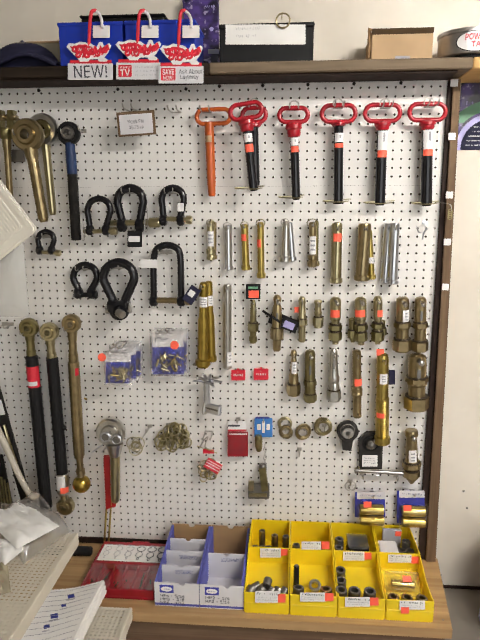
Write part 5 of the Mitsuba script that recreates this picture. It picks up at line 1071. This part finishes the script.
k = thing('bearing_box', 'dark clear-lidded box with a pink label in the back tier of the third yellow bin', 'box'); c = at(358, 545, .095); part(k, 'box', bx(c[0]-.034, c[0]+.030, -.135, -.06, FL1+.001, FL1+.058, .003), 'm_black'); part(k, 'lid', bx(c[0]-.035, c[0]+.031, -.136, -.059, FL1+.0585, FL1+.064, .002), 'm_haze_film', 'clear lid'); part(k, 'label', bx(c[0]-.028, c[0]+.004, -.1362, -.1352, FL1+.03, FL1+.046, .0003), 'm_sticker', 'pink label')
k = thing('parts_box', 'small white box with a red sticker in the back of the rightmost yellow bin', 'box'); c = at(388, 545, .10); part(k, 'box', bx(c[0]-.030, c[0]+.028, -.140, -.075, FL1+.001, FL1+.053, .002), 'm_box_white'); part(k, 'band', bx(c[0]-.0303, c[0]+.0283, -.1405, -.0745, FL1+.034, FL1+.042, .0005), 'm_print_grey', 'dark band'); part(k, 'sticker', bx(c[0]-.004, c[0]+.018, -.1412, -.1404, FL1+.006, FL1+.024, .0003), 'm_sticker', 'neon red price sticker')
k = thing('flat_packet', 'grey flat packet with red sticker at the very back of the rightmost yellow bin', 'packet'); c = at(392, 531, .03); part(k, 'packet', bx(c[0]-.033, c[0]+.028, -.045, -.033, FL1+.001, FL1+.074, .002), 'm_print_grey'); part(k, 'sticker', bx(c[0]+.008, c[0]+.027, -.0458, -.0451, FL1+.052, FL1+.07, .0003), 'm_sticker', 'neon red price sticker')
lay((402, 409.5), .115, FL1, .0135, .046, (0, .02, 1), 'dark bushing standing beside the small white box in the rightmost yellow bin', 'bushings beside the small white box'); lay((405,), .075, FL1, .014, .054, (0, .02, 1), 'taller dark bushing at the back of the rightmost yellow bin', None)
lay((395, 409, 424), .295, FL2, .0165, .030, (.1, 0, 1), 'dark bushing just behind the front edge of the rightmost yellow bin', 'bushings behind the front edge of the rightmost bin', 'm_bronze')
k = thing('blister_pack', 'clear domed pack with a brass sleeve in the front of the rightmost yellow bin', 'package'); c = at(402, 583, .235); c[2] = WZ+.060
part(k, 'dome', pillow(c, X_, np.array([0, .8, .6]), .105, .075, .045, 10, 5, .04, 4), 'm_haze_film', 'clear plastic dome'); part(k, 'sleeve', cyl(c+[-.034, -.004, .002], c+[.038, -.004, .002], .0125, 18), 'm_brass_gold', 'brass sleeve'); part(k, 'sticker', obox(c+[.012, -.008, .024], X_, np.array([0, .8, .6]), np.array([0, -.6, .8]), .026, .018, .0006, .0002), 'm_sticker', 'neon red price sticker')

# ------------------------------------------------------------ cream steel shelving at the left
k = thing('gondola_shelving', 'cream perforated steel shop shelving standing at the left end of the pegboard', 'shelving')
def deck(xr, y1, z, name):
    V, Fc = perforated(xr-.27, xr-.006, -1.45, y1, xr-.045, y1-.025, .0128, .0044, .0016, .004, .7)
    m = trimesh.Trimesh(np.stack([V[:, 0], V[:, 1], z+V[:, 2]], 1), Fc, process=False); part(k, name, m, 'm_cream', smooth=False)
    part(k, 'plain_'+name, bx(-1.06, xr-.2702, -1.75, y1, z-.0016, z, .0004), 'm_cream', smooth=False)
    part(k, 'front_lip', bx(xr-.006, xr+.004, -1.75, y1, z-.034, z+.006, .002), 'm_cream', smooth=False); part(k, 'end_lip', bx(-1.06, xr-.006, y1-.002, y1+.002, z-.030, z+.0005, .0006), 'm_cream', smooth=False)
deck(-.604, -.352, .432, 'upper_deck'); deck(-.452, -.36, .202, 'base_deck')
part(k, 'upright_panel', bx(-1.10, -1.062, -1.75, -.35, 0, 1.62, .003), 'm_cream'); part(k, 'kick_plate', bx(-1.06, -.47, -.368, -.364, 0, .170, .001), 'm_cream'); part(k, 'kick_plate', bx(-.474, -.468, -1.75, -.37, 0, .168, .001), 'm_cream')
# bag of white parts on the upper deck
k = thing('parts_bag', 'clear plastic bag holding a folded white sheet on the upper shelf at the left', 'bag'); z = .4345
def blob(c, ux, uy, w, h, th, seed, n=26, wr=.5):
    s = np.linspace(-1, 1, n); U, W = np.meshgrid(s, s, indexing='ij'); b = np.clip((1-U**6)*(1-W**6), 0, 1)**.7
    nz = mfbm(np.stack([U*1.7+seed, W*1.7, U*0+seed*2.7], -1), 4)-.5; nz2 = np.abs(mfbm(np.stack([U*2.4+seed*5, W*2.4-U, U*0], -1), 3)-.5)
    top = np.asarray(c)+U[..., None]*w/2*(1+.10*nz[..., None])*np.asarray(ux)+W[..., None]*h/2*(1-.10*nz[..., None])*np.asarray(uy)+(b*th*(1+wr*nz*2-nz2*wr*1.6))[..., None]*Z_
    bot = top.copy(); bot[..., 2] = c[2]
    V = np.vstack([top.reshape(-1, 3), bot.reshape(-1, 3)]); i, j = np.meshgrid(np.arange(n-1), np.arange(n-1), indexing='ij'); q = np.stack([i*n+j, (i+1)*n+j, (i+1)*n+j+1, i*n+j+1], -1).reshape(-1, 4)
    return trimesh.Trimesh(V, np.vstack([q[:, [0, 1, 2]], q[:, [0, 2, 3]], q[:, [0, 2, 1]]+n*n, q[:, [0, 3, 2]]+n*n]), process=False)
def blobq(cs, th, seed, n=28, wr=.5, lift=0., base=None):
    s_ = np.linspace(-1, 1, n); U, W = np.meshgrid(s_, s_, indexing='ij'); b = np.clip((1-U**6)*(1-W**6), 0, 1)**.7
    nz = mfbm(np.stack([U*1.7+seed, W*1.7, U*0+seed*2.7], -1), 4)-.5; nz2 = np.abs(mfbm(np.stack([U*2.4+seed*5, W*2.4-U, U*0], -1), 3)-.5)
    a, c = (U*(1+.06*nz)+1)/2, (W*(1-.06*nz)+1)/2; C = [np.asarray(q, float) for q in cs]
    P = (1-a)[..., None]*(1-c)[..., None]*C[0]+a[..., None]*(1-c)[..., None]*C[1]+a[..., None]*c[..., None]*C[2]+(1-a)[..., None]*c[..., None]*C[3]
    top = P.copy(); top[..., 2] += lift+b*th*(1+wr*nz*2-nz2*wr*1.8); bot = P.copy(); bot[..., 2] += lift*.0
    if base is not None: bot[..., 2] = base
    V = np.vstack([top.reshape(-1, 3), bot.reshape(-1, 3)]); i, j = np.meshgrid(np.arange(n-1), np.arange(n-1), indexing='ij'); q = np.stack([i*n+j, (i+1)*n+j, (i+1)*n+j+1, i*n+j+1], -1).reshape(-1, 4)
    m = trimesh.Trimesh(V, np.vstack([q[:, [0, 1, 2]], q[:, [0, 2, 3]], q[:, [0, 2, 1]]+n*n, q[:, [0, 3, 2]]+n*n]), process=False); m.fix_normals(); return m
Q = lambda pts, z: [atz(*p, z) for p in pts]
part(k, 'white_sheet', blobq(Q(((-14, 520), (18, 503), (60, 526), (17, 549)), .478), .026, 8, wr=.9), 'm_bagwhite', 'white crumpled sheet', smooth=True)
part(k, 'folded_sheet', blobq(Q(((-20, 543), (12, 540), (26, 548), (4, 566)), .455), .020, 12, wr=.7), 'm_bagwhite', 'smaller folded white sheet', smooth=True)
part(k, 'film', blobq(Q(((-10, 515), (40, 499), (71, 531), (24, 564)), z+.001), .052, 14, wr=.9), 'm_haze_film', 'clear film', smooth=True)
k = thing('parts_bag', 'small brownish bag of parts in the lower left corner beneath the white sheet', 'bag')
part(k, 'contents', blobq(Q(((-22, 568), (8, 566), (11, 592), (-18, 600)), z), .028, 22, wr=.9), 'm_grey_box', 'brownish contents', smooth=True)
# flyers on the base deck
k = thing('flyer_stack', 'stack of printed white flyers lying on the lower shelf', 'papers')
P0 = np.array([-.64, -.62, .2035]); 
cs = [atz(46, 590, .262), atz(104, 580, .252), atz(70, 648, .25), atz(8, 664, .262)]
def sheet(cs, lift, n=10, sag=.008, th=.0012):
    s = np.linspace(0, 1, n); U, W = np.meshgrid(s, s, indexing='ij'); C = [np.asarray(q, float) for q in cs]
    P = (1-U)[..., None]*(1-W)[..., None]*C[0]+U[..., None]*(1-W)[..., None]*C[1]+U[..., None]*W[..., None]*C[2]+(1-U)[..., None]*W[..., None]*C[3]
    P[..., 2] += lift-sag*np.sin(U*PI)+.006*np.sin(W*PI)
    V = np.vstack([P.reshape(-1, 3), (P-[0, 0, th]).reshape(-1, 3)]); i, j = np.meshgrid(np.arange(n-1), np.arange(n-1), indexing='ij'); q = np.stack([i*n+j, i*n+j+1, (i+1)*n+j+1, (i+1)*n+j], -1).reshape(-1, 4)
    e = []
    for a in range(n-1): e += [(a, a+1, n*n+a+1, n*n+a), ((n-1)*n+a+1, (n-1)*n+a, n*n+(n-1)*n+a, n*n+(n-1)*n+a+1), ((a+1)*n, a*n, n*n+a*n, n*n+(a+1)*n), (a*n+n-1, (a+1)*n+n-1, n*n+(a+1)*n+n-1, n*n+a*n+n-1)]
    q = np.vstack([q, q[:, ::-1]+n*n, np.array(e)]); m = trimesh.Trimesh(V, np.vstack([q[:, [0, 1, 2]], q[:, [0, 2, 3]]]), process=False); m.fix_normals(); return m, P
for i in range(9):
    off = np.array([.0012*math.sin(i*2.1)+.0008*(8-i), .0012*math.cos(i*1.7), 0]); base = [np.array([q[0], q[1], .2140+(q[2]-.2140)*(.02+.97*i/8)])+off for q in cs]
    m, P = sheet(base, 0, th=.005)
    part(k, 'sheet', m, 'm_white_paper', smooth=30)
def onsheet(u, w): 
    f, g_ = u*9, w*9; i, j = min(int(f), 8), min(int(g_), 8); a, b = f-i, g_-j
    return P[i, j]*(1-a)*(1-b)+P[i+1, j]*a*(1-b)+P[i, j+1]*(1-a)*b+P[i+1, j+1]*a*b
eu = P[9, 5]-P[0, 5]; eu /= np.linalg.norm(eu); ew = P[5, 0]-P[5, 9]; ew -= eu*(ew@eu); ew /= np.linalg.norm(ew)
for u, w, sz in ((.52, .17, .017), (.47, .31, .012), (.40, .46, .018), (.36, .60, .014)):
    q = onsheet(u, w); nr = np.cross(eu, ew); part(k, 'printed_picture', obox(q+nr*.0012, eu, ew, nr, sz*1.1, sz, .0006, .0001), 'm_print_blue', 'dark printed picture'); part(k, 'printed_picture', obox(onsheet(u+.02, w+.06)+nr*.0012, eu, ew, nr, sz*1.4, sz*.22, .0006, .0001), 'm_print_grey')
for i in range(11):
    w = .06+i*.08
    for u0, u1 in ((.06, .42), (.44, .94)):
        A, B = onsheet(u0, w), onsheet(u1, w); c = (A+B)/2; dv = (B-A)/np.linalg.norm(B-A); nr = np.cross(eu, ew); part(k, 'printed_line', obox(c+nr*.0022, dv, ew, nr, np.linalg.norm(B-A), .0014, .0005, .0001), 'm_print_grey')
# ribbed panel and cloudy bag at the left edge
k = thing('ribbed_panel', 'white ribbed plastic panel with a rounded corner, sticking in at the left edge', 'panel'); d = .45; s = mpp(15, 230, d)
c0 = at(38.5, 230, d); e1 = at(0, 179, d)-c0; e1 /= np.linalg.norm(e1); e2 = np.array([-e1[2]*1., 0, e1[0]]); e2 = -e2 if e2[0] > 0 else e2
def quad(a0, a1, b0, b1, r): 
    P = sbox(a0, b0, a1, b1).buffer(-r).buffer(r); 
    return Polygon([(c0[0]+e1[0]*a+e2[0]*b, c0[2]+e1[2]*a+e2[2]*b) for a, b in P.exterior.coords])
LW = .32
part(k, 'plate', plate(quad(0, LW, 0, .26, .012), d, .006), 'm_white_plastic', smooth=30)
part(k, 'rim', plate(quad(.004, LW-.004, .004, .256, .012).difference(quad(.014, LW-.014, .014, .246, .006)), d+.006, .004), 'm_white_plastic', smooth=30)
part(k, 'inner_rim', plate(quad(.026, LW-.026, .026, .234, .005).difference(quad(.030, LW-.03, .030, .230, .003)), d+.006, .003), 'm_white_plastic', smooth=30)
for i in range(22):
    b = .036+i*.0085; part(k, 'rib', plate(quad(.034, LW-.034, b, b+.004, .0008), d+.006, .0022), 'm_white_plastic', smooth=False)
k = single('cloudy_bag', pillow(at(-2, 275, .40), X_, Z_, .15, .22, .03, 14, 17, .2, 4), 'm_cloudy', 'cloudy plastic bag hanging below the white ribbed panel at the left edge', 'bag', smooth=True)

# ------------------------------------------------------------ right side: poster and wrapped roll
k = thing('poster', 'purple printed poster with white text lines on the wall right of the post', 'poster'); d = -WY; s = mpp(470, 110, d)
x0 = xat(459.5, 110, d); z1, z0 = zat(470, 72, d), zat(470, 150, d); W = .30
part(k, 'sheet', bx(x0, x0+W, WY-.002, WY, z0, z1, .0003), 'm_purple'); e = WY-.0026
cc = Point(x0+.092, z0+.008); clip_ = sbox(x0, z0, x0+W, z1)
part(k, 'white_arc', plate(cc.buffer(.098).difference(cc.buffer(.082)).intersection(clip_), -WY+.002, .0004), 'm_violet', 'pale arc'); part(k, 'dark_disc', plate(cc.buffer(.082).intersection(clip_), -WY+.002, .0004), 'm_navy', 'dark disc')
part(k, 'green_swirl', plate(cc.buffer(.138).difference(cc.buffer(.106)).intersection(sbox(x0, z0+.08, x0+.09, z1)), -WY+.002, .0004), 'm_green_print', 'green swirl')
for i in range(5): part(k, 'text_line', scrawl([x0+.088, WY-.003, z0+.068-i*.0135], .085+.014*min(i, 3), .007, 1, 30+i, thick=.0016, fill=.97), 'm_label_white')
part(k, 'lettering', scrawl([x0+.09, WY-.003, z1-.022], .10, .018, 1, 37, thick=.004, fill=.95), 'm_label_white'); part(k, 'white_print', scrawl([x0+.06, WY-.003, z1-.09], .09, .02, 1, 38, thick=.004), 'm_violet')
k = thing('wrapped_roll', 'roll wrapped in pale bluish plastic standing on the floor at the right edge', 'roll'); n = 40
c = np.array([.805, -.10, 0.001]); V = []; rows = 24
for i in range(rows):
    t = i/(rows-1)
    for a in np.arange(n)*2*PI/n:
        r = .165*(1-.12*t)+.012*(mfbm(np.array([[math.cos(a)*3+5, math.sin(a)*3, t*6]]), 3)[0]-.5)*2
        V.append(c+[math.cos(a)*r, math.sin(a)*r, .30*t])
V += [c, c+[0, 0, .30]]; i = np.arange(n); j = (i+1) % n; Fc = []
for q in range(rows-1): Fc += [np.stack([q*n+i, q*n+j, (q+1)*n+j], 1), np.stack([q*n+i, (q+1)*n+j, (q+1)*n+i], 1)]
Fc += [np.stack([i*0+rows*n, j, i], 1), np.stack([i*0+rows*n+1, (rows-1)*n+i, (rows-1)*n+j], 1)]
part(k, 'wrapped_body', (np.array(V), np.vstack(Fc)), 'm_lilac', smooth=50); part(k, 'top_knot', lathe(c+[0, 0, .297], c+[0, 0, .34], [(0, .05), (.3, .02), (.6, .018), (1, .035)], 16), 'm_lilac')
for px, py in ((463.5, 491), (467, 508)):
    c = at(px, py, -WY); single('wall_screw', lathe(c+[0, .002, 0], c-[0, .003, 0], [(0, .003), (.5, .0045), (1, .002)], 10), 'm_steel', 'dark screw in the white wall, '+('upper' if py < 500 else 'lower')+' one', 'screw')
